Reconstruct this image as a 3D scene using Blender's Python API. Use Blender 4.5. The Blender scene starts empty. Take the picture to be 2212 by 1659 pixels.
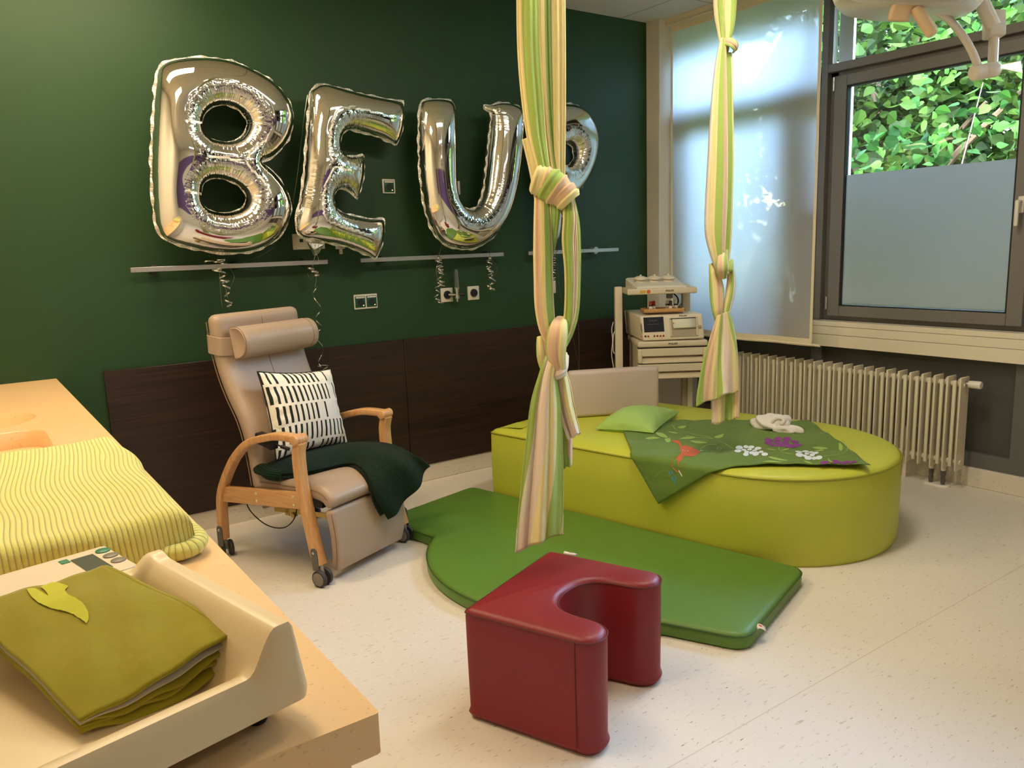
import bpy, bmesh, math, random
import numpy as np
from mathutils import Vector, Matrix
from mathutils.geometry import delaunay_2d_cdt
random.seed(7); rng = np.random.default_rng(7)
SC = bpy.context.scene
COL = SC.collection
PI = math.pi
V = lambda *a: np.array(a, float)

# ---------------------------------------------------------------- camera
YAW, PITCH, ROLL, FPX = 0.611132, 0.174651, -0.0342507, 1707.22
CAM = V(0, 0, 1.5)
_f = V(math.sin(YAW)*math.cos(PITCH), math.cos(YAW)*math.cos(PITCH), -math.sin(PITCH))
_r = V(math.cos(YAW), -math.sin(YAW), 0)
_u = np.cross(_r, _f)
CR = _r*math.cos(ROLL) + _u*math.sin(ROLL)
CU = -_r*math.sin(ROLL) + _u*math.cos(ROLL)
CF = _f
cam = bpy.data.objects.new('camera', bpy.data.cameras.new('camera'))
COL.objects.link(cam)
cam.data.sensor_fit = 'HORIZONTAL'; cam.data.sensor_width = 36.0
cam.data.lens = FPX/2212*36.0
cam.data.clip_start = 0.02; cam.data.clip_end = 200
cam.matrix_world = Matrix(((CR[0], CU[0], -CF[0], CAM[0]), (CR[1], CU[1], -CF[1], CAM[1]), (CR[2], CU[2], -CF[2], CAM[2]), (0, 0, 0, 1)))
SC.camera = cam

def ray(x, y):
    return CF + CR*(x-1106)/FPX - CU*(y-829.5)/FPX
def at_z(x, y, z):
    d = ray(x, y); return CAM + d*((z-CAM[2])/d[2])
def at_y(x, y, Y):
    d = ray(x, y); return CAM + d*((Y-CAM[1])/d[1])
def at_x(x, y, X):
    d = ray(x, y); return CAM + d*((X-CAM[0])/d[0])
def at_d(x, y, D):
    return CAM + ray(x, y)*D
def at_pl(x, y, P, N):
    d = ray(x, y); return CAM + d*(((P-CAM)@N)/(d@N))

# ---------------------------------------------------------------- object helpers
def props(o, label=None, cat=None, group=None, kind=None):
    if label: o['label'] = label
    if cat: o['category'] = cat
    if group: o['group'] = group
    if kind: o['kind'] = kind
    return o
def thing(name, loc, label, cat, group=None, kind=None):
    o = bpy.data.objects.new(name, None); COL.objects.link(o)
    o.location = Vector(loc); o.empty_display_size = .05
    return props(o, label, cat, group, kind)
def worldloc(o):
    p = np.zeros(3)
    while o is not None:
        p = p + np.array(o.location); o = o.parent
    return p
def mk(name, verts, faces, mat=None, parent=None, smooth=True, uv=None, base=None, angle=40, mats=None, midx=None, solid=None, sub=0):
    """link one mesh object; verts are world coordinates"""
    verts = np.asarray(verts, float).reshape(-1, 3)
    off = worldloc(parent) if parent is not None else np.zeros(3)
    if base is not None: off = off + (np.asarray(base, float) - off)
    me = bpy.data.meshes.new(name)
    me.from_pydata((verts-off).tolist(), [], [list(map(int, f)) for f in faces])
    if uv is not None:
        lay = me.uv_layers.new(name='UVMap')
        uv = np.asarray(uv, float)
        li = np.empty(len(me.loops), int); me.loops.foreach_get('vertex_index', li)
        if len(uv) == len(verts): buf = uv[li]
        else: buf = uv
        lay.data.foreach_set('uv', buf.astype(np.float32).ravel())
    for m in (mats or ([mat] if mat else [])): me.materials.append(m)
    if midx is not None: me.polygons.foreach_set('material_index', np.asarray(midx, np.int32))
    me.validate(); me.update()
    if smooth:
        me.polygons.foreach_set('use_smooth', np.ones(len(me.polygons), bool))
        if angle < 180: me.set_sharp_from_angle(angle=math.radians(angle))
    o = bpy.data.objects.new(name, me); COL.objects.link(o)
    if parent is not None: o.parent = parent
    if base is not None: o.location = Vector(np.asarray(base, float) - (worldloc(parent) if parent is not None else 0))
    if solid:
        md = o.modifiers.new('thickness', 'SOLIDIFY'); md.thickness = solid; md.offset = -1
    if sub:
        md = o.modifiers.new('smooth', 'SUBSURF'); md.levels = sub; md.render_levels = sub
    return o
class G:
    """collects geometry for one mesh"""
    def __init__(s): s.v, s.f, s.uv, s.m = [], [], [], []; s.cur = 0
    def add(s, v, f, uv=None):
        n = len(s.v); v = np.asarray(v, float).reshape(-1, 3)
        s.v.extend(v.tolist()); s.f.extend([[i+n for i in q] for q in f])
        s.uv.extend((np.asarray(uv, float) if uv is not None else np.zeros((len(v), 2))).tolist()); s.m.extend([s.cur]*len(f))
        return s
    def bm(s, b):
        b.verts.ensure_lookup_table(); b.verts.index_update()
        s.add([tuple(v.co) for v in b.verts], [[v.index for v in f.verts] for f in b.faces]); b.free(); return s
    def mk(s, name, mat=None, parent=None, **k):
        return mk(name, s.v, s.f, mat, parent, uv=s.uv, **({'midx': s.m} if k.get('mats') else {}), **k)
    # -- primitives
    def box(s, c, size, ax=None, bev=0, seg=2):
        b = bmesh.new()
        bmesh.ops.create_cube(b, size=1.0)
        for v in b.verts: v.co = Vector((v.co.x*size[0], v.co.y*size[1], v.co.z*size[2]))
        if bev > 0: bmesh.ops.bevel(b, geom=list(b.edges), offset=min(bev, .49*min(size)), segments=seg, profile=.5, affect='EDGES')
        A = np.eye(3) if ax is None else np.array(ax, float)
        for v in b.verts:
            p = np.array(v.co); v.co = Vector(np.asarray(c, float) + p[0]*A[0] + p[1]*A[1] + p[2]*A[2])
        bmesh.ops.recalc_face_normals(b, faces=list(b.faces))
        return s.bm(b)
    def box2(s, lo, hi, bev=0, seg=2):
        lo, hi = np.minimum(lo, hi), np.maximum(lo, hi)
        return s.box((lo+hi)/2, hi-lo, None, bev, seg)
    def tube(s, pts, r, n=8, cap=True, flat=None):
        v, f, uv = sweep(pts, circ(n), None, r, cap)
        return s.add(v, f, uv)
    def cyl(s, a, b, r, n=20, bev=0, r2=None):
        a, b = np.asarray(a, float), np.asarray(b, float); L = np.linalg.norm(b-a); t = (b-a)/L
        r2 = r if r2 is None else r2
        if bev: P = [(0, r-bev), (bev*.3, r-bev*.3), (bev, r), (L-bev, r2), (L-bev*.3, r2-bev*.3), (L, r2-bev)]
        else: P = [(0, r), (L, r2)]
        return s.lathe(a, t, P, n)
    def lathe(s, o, t, prof, n=24, cap=True):
        t = np.asarray(t, float); t = t/np.linalg.norm(t)
        h = V(0, 0, 1) if abs(t[2]) < .9 else V(1, 0, 0)
        x = np.cross(t, h); x /= np.linalg.norm(x); y = np.cross(t, x)
        a = np.arange(n)/n*2*PI; v = []
        for (q, r) in prof: v.append(np.asarray(o)+t*q + (np.cos(a)[:, None]*x+np.sin(a)[:, None]*y)*r)
        f = []
        for i in range(len(prof)-1):
            for j in range(n): k = (j+1) % n; f.append([i*n+j, i*n+k, (i+1)*n+k, (i+1)*n+j])
        if cap: f.append(list(range(n))[::-1]); f.append([(len(prof)-1)*n+j for j in range(n)])
        f = [q[::-1] for q in f]
        return s.add(np.concatenate(v), f)
def circ(n, rx=1, ry=1):
    a = np.arange(n)/n*2*PI; return np.stack([np.cos(a)*rx, np.sin(a)*ry], 1)
def rrect(w, h, r, n=4):
    p = []
    for (cx, cy, a0) in ((w/2-r, h/2-r, 0), (-w/2+r, h/2-r, 90), (-w/2+r, -h/2+r, 180), (w/2-r, -h/2+r, 270)):
        for i in range(n+1):
            a = math.radians(a0+90*i/n); p.append((cx+r*math.cos(a), cy+r*math.sin(a)))
    return np.array(p)
def cr(pts, n=8, closed=False):
    """Catmull-Rom through the points"""
    P = np.asarray(pts, float); N = len(P); out = []
    seg = N if closed else N-1
    for i in range(seg):
        if closed: a, b, c, d = P[(i-1) % N], P[i], P[(i+1) % N], P[(i+2) % N]
        else: a, b, c, d = P[max(i-1, 0)], P[i], P[i+1], P[min(i+2, N-1)]
        for t in np.arange(n)/n:
            out.append(.5*((2*b)+(-a+c)*t+(2*a-5*b+4*c-d)*t*t+(-a+3*b-3*c+d)*t**3))
    if not closed: out.append(P[-1])
    return np.array(out)
def frames(P, side=None):
    P = np.asarray(P, float); T = np.gradient(P, axis=0); T /= np.linalg.norm(T, axis=1)[:, None]+1e-12
    S = np.zeros_like(P)
    if side is None:
        h = V(0, 0, 1) if abs(T[0][2]) < .9 else V(1, 0, 0)
        s0 = np.cross(T[0], h)
        for i in range(len(P)):
            s0 = s0 - (s0@T[i])*T[i]; s0 /= np.linalg.norm(s0); S[i] = s0
    else:
        sd = np.asarray(side, float); sd = np.broadcast_to(sd, P.shape)
        for i in range(len(P)):
            q = sd[i]-(sd[i]@T[i])*T[i]; S[i] = q/(np.linalg.norm(q)+1e-12)
    return T, S, np.cross(T, S)
def sweep(P, sec, side=None, scale=1.0, cap=True):
    P = np.asarray(P, float); T, S, N = frames(P, side); sec = np.asarray(sec, float)
    sc = np.asarray(scale, float)
    n = len(P); m = sec.shape[-2]
    if sc.ndim == 0: sc = np.full((n, 2), float(sc))
    elif sc.ndim == 1: sc = np.stack([sc, sc], 1)
    secs = sec if sec.ndim == 3 else np.broadcast_to(sec, (n, m, 2))
    v = P[:, None, :] + S[:, None, :]*(secs[:, :, 0]*sc[:, :1])[:, :, None] + N[:, None, :]*(secs[:, :, 1]*sc[:, 1:])[:, :, None]
    f = []
    for i in range(n-1):
        for j in range(m): k = (j+1) % m; f.append([i*m+j, i*m+k, (i+1)*m+k, (i+1)*m+j])
    if cap: f.append(list(range(m))[::-1]); f.append([(n-1)*m+j for j in range(m)])
    L = np.concatenate([[0], np.cumsum(np.linalg.norm(np.diff(P, axis=0), axis=1))])
    uv = np.stack([np.broadcast_to(np.arange(m)/m, (n, m)), np.broadcast_to(L[:, None], (n, m))], 2).reshape(-1, 2)
    return v.reshape(-1, 3), f, uv
def padsweep(P, sec, side, r, scale=1.0):
    """a sweep whose two ends round over with radius r"""
    P = np.asarray(P, float); n = len(P)
    t0 = P[0]-P[1]; t0 /= np.linalg.norm(t0); t1 = P[-1]-P[-2]; t1 /= np.linalg.norm(t1)
    A = [P[0]+t0*r*math.sin(a) for a in (PI/2, PI/3, PI/6)]; B = [P[-1]+t1*r*math.sin(a) for a in (PI/6, PI/3, PI/2)]
    Q = np.array(A+list(P)+B)
    w = np.ptp(sec[:, 0]); h = np.ptp(sec[:, 1])
    k = [1-math.cos(a) for a in (PI/2, PI/3, PI/6)]
    s0 = [((w-2*r*q)/w, (h-2*r*q)/h) for q in k]
    sc = np.array(s0+[(1, 1)]*n+s0[::-1])
    if np.ndim(scale) == 2: sc = sc*np.concatenate([scale[:1].repeat(3, 0), scale, scale[-1:].repeat(3, 0)])
    return sweep(Q, sec, side, sc)
def inset_dirs(poly):
    P = np.asarray(poly, float); a = np.roll(P, 1, 0); b = np.roll(P, -1, 0)
    e1 = P-a; e2 = b-P; e1 /= np.linalg.norm(e1, axis=1)[:, None]; e2 /= np.linalg.norm(e2, axis=1)[:, None]
    n1 = np.stack([-e1[:, 1], e1[:, 0]], 1); n2 = np.stack([-e2[:, 1], e2[:, 0]], 1)
    m = n1+n2; m /= np.linalg.norm(m, axis=1)[:, None]
    c = np.clip((m*n1).sum(1), .5, 1); return m/c[:, None]
def ccw(poly):
    P = np.asarray(poly, float); x, y = P[:, 0], P[:, 1]
    return P if (x*np.roll(y, -1)-y*np.roll(x, -1)).sum() > 0 else P[::-1]
def loft(poly, prof, bottom=True, top=True):
    """stack of inset copies of an outline: prof = [(inset, z)...]"""
    P = ccw(poly); D = inset_dirs(P); n = len(P); v = []; f = []
    for (i, z) in prof: v.append(np.concatenate([P+D*i, np.full((n, 1), z)], 1))
    for k in range(len(prof)-1):
        for j in range(n): q = (j+1) % n; f.append([k*n+j, k*n+q, (k+1)*n+q, (k+1)*n+j])
    def fill(k, flip):
        from mathutils.geometry import tessellate_polygon
        t = tessellate_polygon([[Vector(p) for p in v[k]]])
        for a in t:
            a = [k*n+i for i in a]; p = [v[k][i-k*n] for i in a]
            ar = np.cross(p[1]-p[0], p[2]-p[0])[2]
            if (ar < 0) != flip: a = a[::-1]
            f.append(a)
    if bottom: fill(0, True)
    if top: fill(len(prof)-1, False)
    return np.concatenate(v), f
def rpoly(pts, r, n=6):
    """polygon with rounded corners; r scalar or list"""
    P = np.asarray(pts, float); N = len(P); out = []
    for i in range(N):
        ri = r[i] if np.ndim(r) else r
        if ri <= 0: out.append(P[i]); continue
        a, b, c = P[i-1], P[i], P[(i+1) % N]
        u = (a-b)/np.linalg.norm(a-b); w = (c-b)/np.linalg.norm(c-b)
        ang = math.acos(np.clip(u@w, -1, 1)); d = ri/math.tan(ang/2); m = (u+w)/np.linalg.norm(u+w); ce = b+m*ri/math.sin(ang/2)
        p0 = b+u*d; p1 = b+w*d
        a0 = math.atan2(*(p0-ce)[::-1]); a1 = math.atan2(*(p1-ce)[::-1]); da = (a1-a0+PI) % (2*PI)-PI
        for k in range(n+1): t = a0+da*k/n; out.append(ce+ri*V(math.cos(t), math.sin(t)))
    return np.array(out)
def inpoly(pts, poly):
    x, y = pts[:, 0], pts[:, 1]; P = np.asarray(poly); r = np.zeros(len(pts), bool); j = len(P)-1
    for i in range(len(P)):
        xi, yi, xj, yj = P[i][0], P[i][1], P[j][0], P[j][1]
        c = ((yi > y) != (yj > y)); den = (yj-yi) if yj != yi else 1e-12
        r ^= c & (x < (xj-xi)*(y-yi)/den+xi); j = i
    return r
def resample(P, step, closed=True):
    P = np.asarray(P, float); Q = np.vstack([P, P[:1]]) if closed else P
    L = np.concatenate([[0], np.cumsum(np.linalg.norm(np.diff(Q, axis=0), axis=1))]); n = max(3, int(round(L[-1]/step)))
    t = np.linspace(0, L[-1], n+1)[:-1] if closed else np.linspace(0, L[-1], n+1)
    return np.stack([np.interp(t, L, Q[:, k]) for k in range(Q.shape[1])], 1)
def grid(fn, nu, nv, wrap=False):
    """fn(u, v) -> 3D on 0..1 x 0..1"""
    v = []; uv = []; f = []
    for i in range(nu):
        for j in range(nv):
            a, b = i/(nu-1), j/(nv-1); v.append(fn(a, b)); uv.append((a, b))
    for i in range(nu-1):
        for j in range(nv-1): f.append([i*nv+j, (i+1)*nv+j, (i+1)*nv+j+1, i*nv+j+1])
    return v, f, uv
def text_geo(txt, size, origin, xdir, ydir, depth=.0006, align='CENTER'):
    cu = bpy.data.curves.new('lettering', 'FONT'); cu.body = txt; cu.size = size; cu.extrude = depth; cu.align_x = align; cu.align_y = 'CENTER'; cu.resolution_u = 3
    cu.offset = size*.012
    o = bpy.data.objects.new('lettering', cu); COL.objects.link(o); bpy.context.view_layer.update()
    me = bpy.data.meshes.new_from_object(o.evaluated_get(bpy.context.evaluated_depsgraph_get()))
    co = np.array([v.co[:] for v in me.vertices]); F = [list(p.vertices) for p in me.polygons]
    bpy.data.objects.remove(o); bpy.data.curves.remove(cu); bpy.data.meshes.remove(me)
    xdir, ydir = np.asarray(xdir, float), np.asarray(ydir, float); z = np.cross(xdir, ydir)
    return np.asarray(origin)+co[:, :1]*xdir+co[:, 1:2]*ydir+co[:, 2:3]*z, F

# ---------------------------------------------------------------- materials
def s2l(c):
    return tuple(((x/255)/12.92 if x/255 <= .04045 else ((x/255+.055)/1.055)**2.4) for x in c)
class NT:
    def __init__(s, name):
        s.m = bpy.data.materials.new(name); s.m.use_nodes = True; s.t = s.m.node_tree; s.n = s.t.nodes; s.l = s.t.links
        s.b = s.n['Principled BSDF']; s.out = s.n['Material Output']
    def node(s, typ, **k):
        q = s.n.new('ShaderNode'+typ)
        for a, v in k.items():
            if a.startswith('i_'):
                key = a[2:]; key = int(key) if key.isdigit() else key.replace('_', ' ')
                q.inputs[key].default_value = v
            else: setattr(q, a, v)
        return q
    def link(s, a, b): s.l.new(a, b)
    def set(s, **k):
        for a, v in k.items():
            i = s.b.inputs[a.replace('_', ' ')]; i.default_value = (*v, 1) if isinstance(v, tuple) and len(v) == 3 else v
        return s
    def coords(s, kind='Object', scale=(1, 1, 1), rot=(0, 0, 0), loc=(0, 0, 0)):
        tc = s.node('TexCoord'); mp = s.node('Mapping'); mp.inputs['Scale'].default_value = scale; mp.inputs['Rotation'].default_value = rot; mp.inputs['Location'].default_value = loc
        s.link(tc.outputs[kind], mp.inputs[0]); return mp.outputs[0]
    def noise(s, vec, scale, detail=3, rough=.5, dist=0):
        q = s.node('TexNoise'); q.inputs['Scale'].default_value = scale; q.inputs['Detail'].default_value = detail; q.inputs['Roughness'].default_value = rough; q.inputs['Distortion'].default_value = dist
        s.link(vec, q.inputs['Vector']); return q.outputs['Fac']
    def ramp(s, fac, stops, interp='LINEAR'):
        q = s.node('ValToRGB'); e = q.color_ramp; e.interpolation = interp
        while len(e.elements) > 1: e.elements.remove(e.elements[-1])
        e.elements[0].position = stops[0][0]; e.elements[0].color = (*stops[0][1], 1)
        for p, c in stops[1:]: x = e.elements.new(p); x.color = (*c, 1)
        s.link(fac, q.inputs[0]); return q.outputs[0]
    def bump(s, h, strength=.2, dist=.01, normal=None):
        q = s.node('Bump'); q.inputs['Strength'].default_value = strength; q.inputs['Distance'].default_value = dist
        s.link(h, q.inputs['Height'])
        if normal: s.link(normal, q.inputs['Normal'])
        s.link(q.outputs[0], s.b.inputs['Normal']); return q.outputs[0]
    def math(s, op, a, b=None):
        q = s.node('Math', operation=op)
        for i, x in enumerate((a, b)):
            if x is None: continue
            if isinstance(x, (int, float)): q.inputs[i].default_value = x
            else: s.link(x, q.inputs[i])
        return q.outputs[0]
    def mix(s, fac, a, b, mode='MIX'):
        q = s.node('Mix', data_type='RGBA', blend_type=mode)
        for i, x in ((0, fac), (6, a), (7, b)):
            if isinstance(x, (int, float)): q.inputs[i].default_value = x
            elif isinstance(x, tuple): q.inputs[i].default_value = (*x, 1)
            else: s.link(x, q.inputs[i])
        return q.outputs[2]
def simple(name, rgb, rough=.5, metal=0, spec=.5, noise=None, bump=None, coat=0, sheen=0, var=0):
    """rgb in sRGB 0-255; noise = colour variation amount with scale; bump = (scale, strength, dist)"""
    t = NT(name); t.set(Roughness=rough, Metallic=metal); t.b.inputs['Specular IOR Level'].default_value = spec
    c = s2l(rgb); t.set(Base_Color=c)
    if coat: t.set(Coat_Weight=coat, Coat_Roughness=.1)
    if sheen: t.set(Sheen_Weight=sheen)
    vec = t.coords()
    if var:
        n = t.noise(vec, var[0], 4); col = t.mix(n, tuple(x*(1-var[1]) for x in c), tuple(min(1, x*(1+var[1])) for x in c)); t.link(col, t.b.inputs['Base Color'])
    if bump: t.bump(t.noise(vec, bump[0], 4), bump[1], bump[2])
    return t.m
# ================================================================ THE ROOM
YW, XR, ZC = 4.413, 4.785, 3.06
XL, YF = -0.62, -1.75          # left wall, wall behind the camera
# ---- materials
m_green = simple('green_wall_paint', (26, 62, 26), .55, var=(40, .05), bump=(260, .06, .002))
m_cream = simple('cream_wall_paint', (236, 226, 206), .7)
m_lilac = simple('lilac_wall_paint', (112, 84, 140), .6)
m_white = simple('white_wall_paint', (232, 228, 218), .6)
m_pillar = simple('corner_post_paint', (228, 220, 206), .5)
m_frame = simple('grey_window_metal', (120, 117, 112), .42, .15)
m_panel = simple('dark_grey_facade_panel', (74, 74, 70), .5)
m_stile = simple('grey_facade_stile', (96, 98, 94), .5)
m_rubber = simple('black_gasket', (16, 16, 16), .6)
m_trunk = simple('white_trunking', (232, 222, 198), .35)
m_chrome = simple('brushed_steel', (200, 200, 200), .25, 1)
m_alu = simple('rail_aluminium', (205, 205, 205), .33, .9)
m_blackp = simple('black_plastic', (18, 18, 19), .45)
m_whitep = simple('white_plastic', (228, 222, 208), .35)

def floor_material(name, base, seam=True):
    t = NT(name); t.set(Roughness=.42); t.b.inputs['Specular IOR Level'].default_value = .35
    v = t.coords()
    big = t.noise(v, 1.3, 3); c0, c1 = s2l(base), s2l(tuple(int(x*.955) for x in base))
    col = t.mix(big, c0, c1)
    vs = t.coords(scale=(9, 34, 30)); n1 = t.noise(vs, 2.2, 4, .65)
    k1 = t.ramp(n1, [(0, (1, 1, 1)), (.645, (0, 0, 0)), (.70, (1, 1, 1))]); k1 = t.ramp(n1, [(.60, (0, 0, 0)), (.70, (1, 1, 1))])
    col = t.mix(t.math('MULTIPLY', k1, .5), col, s2l((150, 125, 95)))
    vs2 = t.coords(scale=(14, 60, 40), loc=(3.3, 1.7, 0)); n2 = t.noise(vs2, 2.6, 2, .5)
    k2 = t.ramp(n2, [(.70, (0, 0, 0)), (.74, (1, 1, 1))])
    col = t.mix(t.math('MULTIPLY', k2, .9), col, s2l((70, 55, 45)))
    if seam:
        sx = t.node('SeparateXYZ'); t.link(v, sx.inputs[0])
        d = t.math('ABSOLUTE', t.math('SUBTRACT', sx.outputs[1], 1.441))
        k = t.math('LESS_THAN', d, .0022); col = t.mix(t.math('MULTIPLY', k, .35), col, s2l((160, 135, 105)))
    t.link(col, t.b.inputs['Base Color'])
    t.bump(n1, .04, .002)
    return t.m
m_floor = floor_material('speckled_linoleum', (226, 216, 202))
m_cove = floor_material('linoleum_skirting', (222, 212, 194), False)

def wood_material(name, c0, c1, scale=(1.2, 22, 22), rough=.4, coat=0, extra=None):
    t = NT(name); t.set(Roughness=rough)
    v = t.coords(scale=scale); n = t.noise(v, 1.6, 6, .6, 1.2)
    col = t.ramp(n, [(.3, s2l(c0)), (.7, s2l(c1))])
    t.link(col, t.b.inputs['Base Color']); t.bump(n, .05, .002)
    if coat: t.set(Coat_Weight=coat, Coat_Roughness=.25)
    return t.m
m_wenge = wood_material('dark_wenge_laminate', (24, 13, 9), (56, 34, 24), (.9, 30, 26), .42)
m_beech = wood_material('beech_wood', (196, 142, 88), (222, 172, 116), (30, 30, 3.0), .38, .3)
m_rail = wood_material('beech_rail_wood', (196, 142, 88), (222, 172, 116), (3, 3, 46), .38, .3)
m_oak = wood_material('pale_bamboo', (196, 146, 88), (214, 168, 108), (6, 30, 30), .45)

def S(name, g, mat, **k):
    o = g.mk(name, mat, **k) if isinstance(g, G) else g
    o['kind'] = 'structure'; return o
# ---- shell
g = G(); g.box2(V(XL-.15, YF-.15, -.1), V(4.95, YW+.15, 0)); S('floor', g, m_floor)
t = NT('ceiling_tiles'); t.set(Roughness=.8)
v = t.coords(); sx = t.node('SeparateXYZ'); t.link(v, sx.inputs[0])
def seamline(ax, off, per):
    q = t.math('FRACT', t.math('DIVIDE', t.math('ADD', sx.outputs[ax], 20*per-off), per))
    return t.math('LESS_THAN', t.math('ABSOLUTE', t.math('SUBTRACT', q, .5)), .006/per)
kk = t.math('MAXIMUM', seamline(0, 4.148-.6, 1.2), seamline(1, 3.845-.3, .6))
t.link(t.mix(kk, s2l((226, 222, 212)), s2l((170, 168, 162))), t.b.inputs['Base Color']); m_ceil = t.m
g = G(); g.box2(V(XL-.15, YF-.15, ZC), V(4.95, YW+.15, ZC+.15)); S('ceiling', g, m_ceil)
g = G(); g.box2(V(XL-.15, YW, 0), V(4.95, YW+.15, ZC)); S('wall_back', g, m_green)
g = G(); g.box2(V(XL-.15, YF-.15, 0), V(XL, YW, ZC)); S('wall_left', g, m_cream)
g = G(); g.cur = 0; g.box2(V(XL, YF-.15, 0), V(4.95, YF, 1.45)); g.cur = 1; g.box2(V(XL, YF-.15, 1.45), V(4.95, YF, 2.35)); g.cur = 0; g.box2(V(XL, YF-.15, 2.35), V(4.95, YF, ZC))
S('wall_front', g, None, mats=[m_cream, m_lilac])
# ---- window wall
g = G(); g.cur = 0
g.box2(V(4.83, YF, 0), V(4.95, YW, .93)); g.box2(V(4.83, YF, 2.99), V(4.95, YW, ZC))
g.cur = 1
for y0, y1 in ((3.157, 3.239), (1.85, 1.94), (.5, .59)): g.box2(V(4.798, y0, .2005), V(4.83, y1, .76))
g.box2(V(4.798, YF, .11), V(4.83, YW, .20))
S('wall_right', g, None, mats=[m_panel, m_stile])
g = G()
for z0, z1 in ((.757, .836), (.838, .892), (.894, .926)): g.box2(V(4.74, YF, z0), V(4.83, 4.30, z1), .002, 1)
S('trim_1', g, m_trunk)
g = G(); g.box2(V(4.775, YF, 0), V(4.83, YW, .113), .004, 1); S('baseboard_right', g, m_cove)
g = G(); g.box2(V(XL, YW-.012, 0), V(4.83, YW, .112), .004, 1); S('baseboard_back', g, m_cove)
g = G(); g.box2(V(4.394, 4.279, .0), V(4.83, YW, ZC), .004, 1); S('trim_2', g, m_pillar)
# wainscot boards along the green wall
def board(n, x0, x1):
    g = G(); g.box2(V(x0, YW-.022, .112), V(x1, YW, .94), .0015, 1); S(n, g, m_wenge)
board('trim_3', .579, 2.266); board('trim_4', 2.269, 4.392)

# ---- windows
t = NT('window_glass'); t.n.remove(t.b)
tr = t.node('BsdfTransparent'); tr.inputs[0].default_value = (.93, .97, .95, 1); gl = t.node('BsdfGlossy'); gl.inputs['Roughness'].default_value = .02
fr = t.node('Fresnel'); fr.inputs[0].default_value = 1.5
mx = t.node('MixShader'); t.link(fr.outputs[0], mx.inputs[0]); t.link(tr.outputs[0], mx.inputs[1]); t.link(gl.outputs[0], mx.inputs[2]); t.link(mx.outputs[0], t.out.inputs[0]); m_glass = t.m
t = NT('frosted_film'); t.n.remove(t.b)
a = t.node('BsdfTranslucent'); a.inputs[0].default_value = (*s2l((238, 222, 220)), 1); b = t.node('BsdfDiffuse'); b.inputs[0].default_value = (*s2l((170, 178, 176)), 1)
mx = t.node('MixShader'); mx.inputs[0].default_value = .08; t.link(a.outputs[0], mx.inputs[1]); t.link(b.outputs[0], mx.inputs[2]); t.link(mx.outputs[0], t.out.inputs[0]); m_film = t.m

def window(n, y0, y1, film=True, handle=True):
    """y0 < y1: clear opening between the mullions"""
    w = thing('window_%d' % n, (4.80, (y0+y1)/2, .94), None, None, kind='structure')
    f = G()
    f.box2(V(4.80, y1, .93), V(4.90, y1+.047, 2.99), .003, 1)                 # mullion
    f.box2(V(4.80, y0, 2.519), V(4.90, y1, 2.57), .003, 1)                    # transom
    f.box2(V(4.80, y0, 2.985), V(4.90, y1, 3.0), .002, 1)
    f.box2(V(4.845, y0, .93), V(4.90, y1, .962)); f.box2(V(4.845, y1-.05, .96), V(4.90, y1, 2.52)); f.box2(V(4.845, y0, .96), V(4.90, y0+.05, 2.52)); f.box2(V(4.845, y0, 2.488), V(4.90, y1, 2.52))
    f.mk('frame', m_frame, w)
    a0, a1 = y0+.055, y1-.052                                                 # sash outer
    s = G()
    for lo, hi in ((V(4.80, a0, .957), V(4.86, a0+.085, 2.49)), (V(4.80, a1-.085, .957), V(4.86, a1, 2.49)), (V(4.80, a0+.085, .957), V(4.86, a1-.085, 1.026)), (V(4.80, a0+.085, 2.422), V(4.86, a1-.085, 2.49))): s.box2(lo, hi, .003, 1)
    so = s.mk('sash', m_frame, w)
    q = G(); yy0, yy1 = a0+.085, a1-.085
    for lo, hi in ((V(4.803, yy0, 1.026), V(4.845, yy0+.007, 2.422)), (V(4.803, yy1-.007, 1.026), V(4.845, yy1, 2.422)), (V(4.803, yy0, 1.026), V(4.845, yy1, 1.032)), (V(4.803, yy0, 2.412), V(4.845, yy1, 2.422))): q.box2(lo, hi)
    q.mk('gasket', m_rubber, so)
    q = G(); q.box2(V(4.832, yy0+.004, 1.03), V(4.836, yy1-.004, 2.415)); q.mk('pane', m_glass, so)
    q = G(); q.box2(V(4.845, y0+.002, 2.572), V(4.849, y1-.002, 2.984)); q.mk('pane', m_glass, w)
    if film:
        q = G(); q.box2(V(4.826, yy0+.008, 1.034), V(4.8285, yy1-.008, 1.868)); q.mk('frosted_film', m_film, so)
    for z in (1.0, 2.40):
        q = G(); q.cyl(V(4.797, a1+.004, z), V(4.797, a1+.004, z+.085), .0075, 12); q.mk('hinge', m_chrome, w)
    if handle:
        q = G(); q.box(V(4.792, a0+.045, 1.62), (.016, .032, .09), bev=.006); q.cyl(V(4.79, a0+.045, 1.635), V(4.755, a0+.045, 1.635), .010, 12)
        q.box(V(4.752, a0+.048, 1.575), (.018, .022, .14), bev=.008); q.mk('handle', m_pillar, w)
    return w
window(1, 3.229, 4.279, False, False)
window(2, 1.877, 3.181)
window(3, .53, 1.83); window(4, -.82, .48)
g = G(); g.box2(V(4.80, YF, .93), V(4.95, -.82, 3.0)); S('trim_5', g, m_frame)

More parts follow.
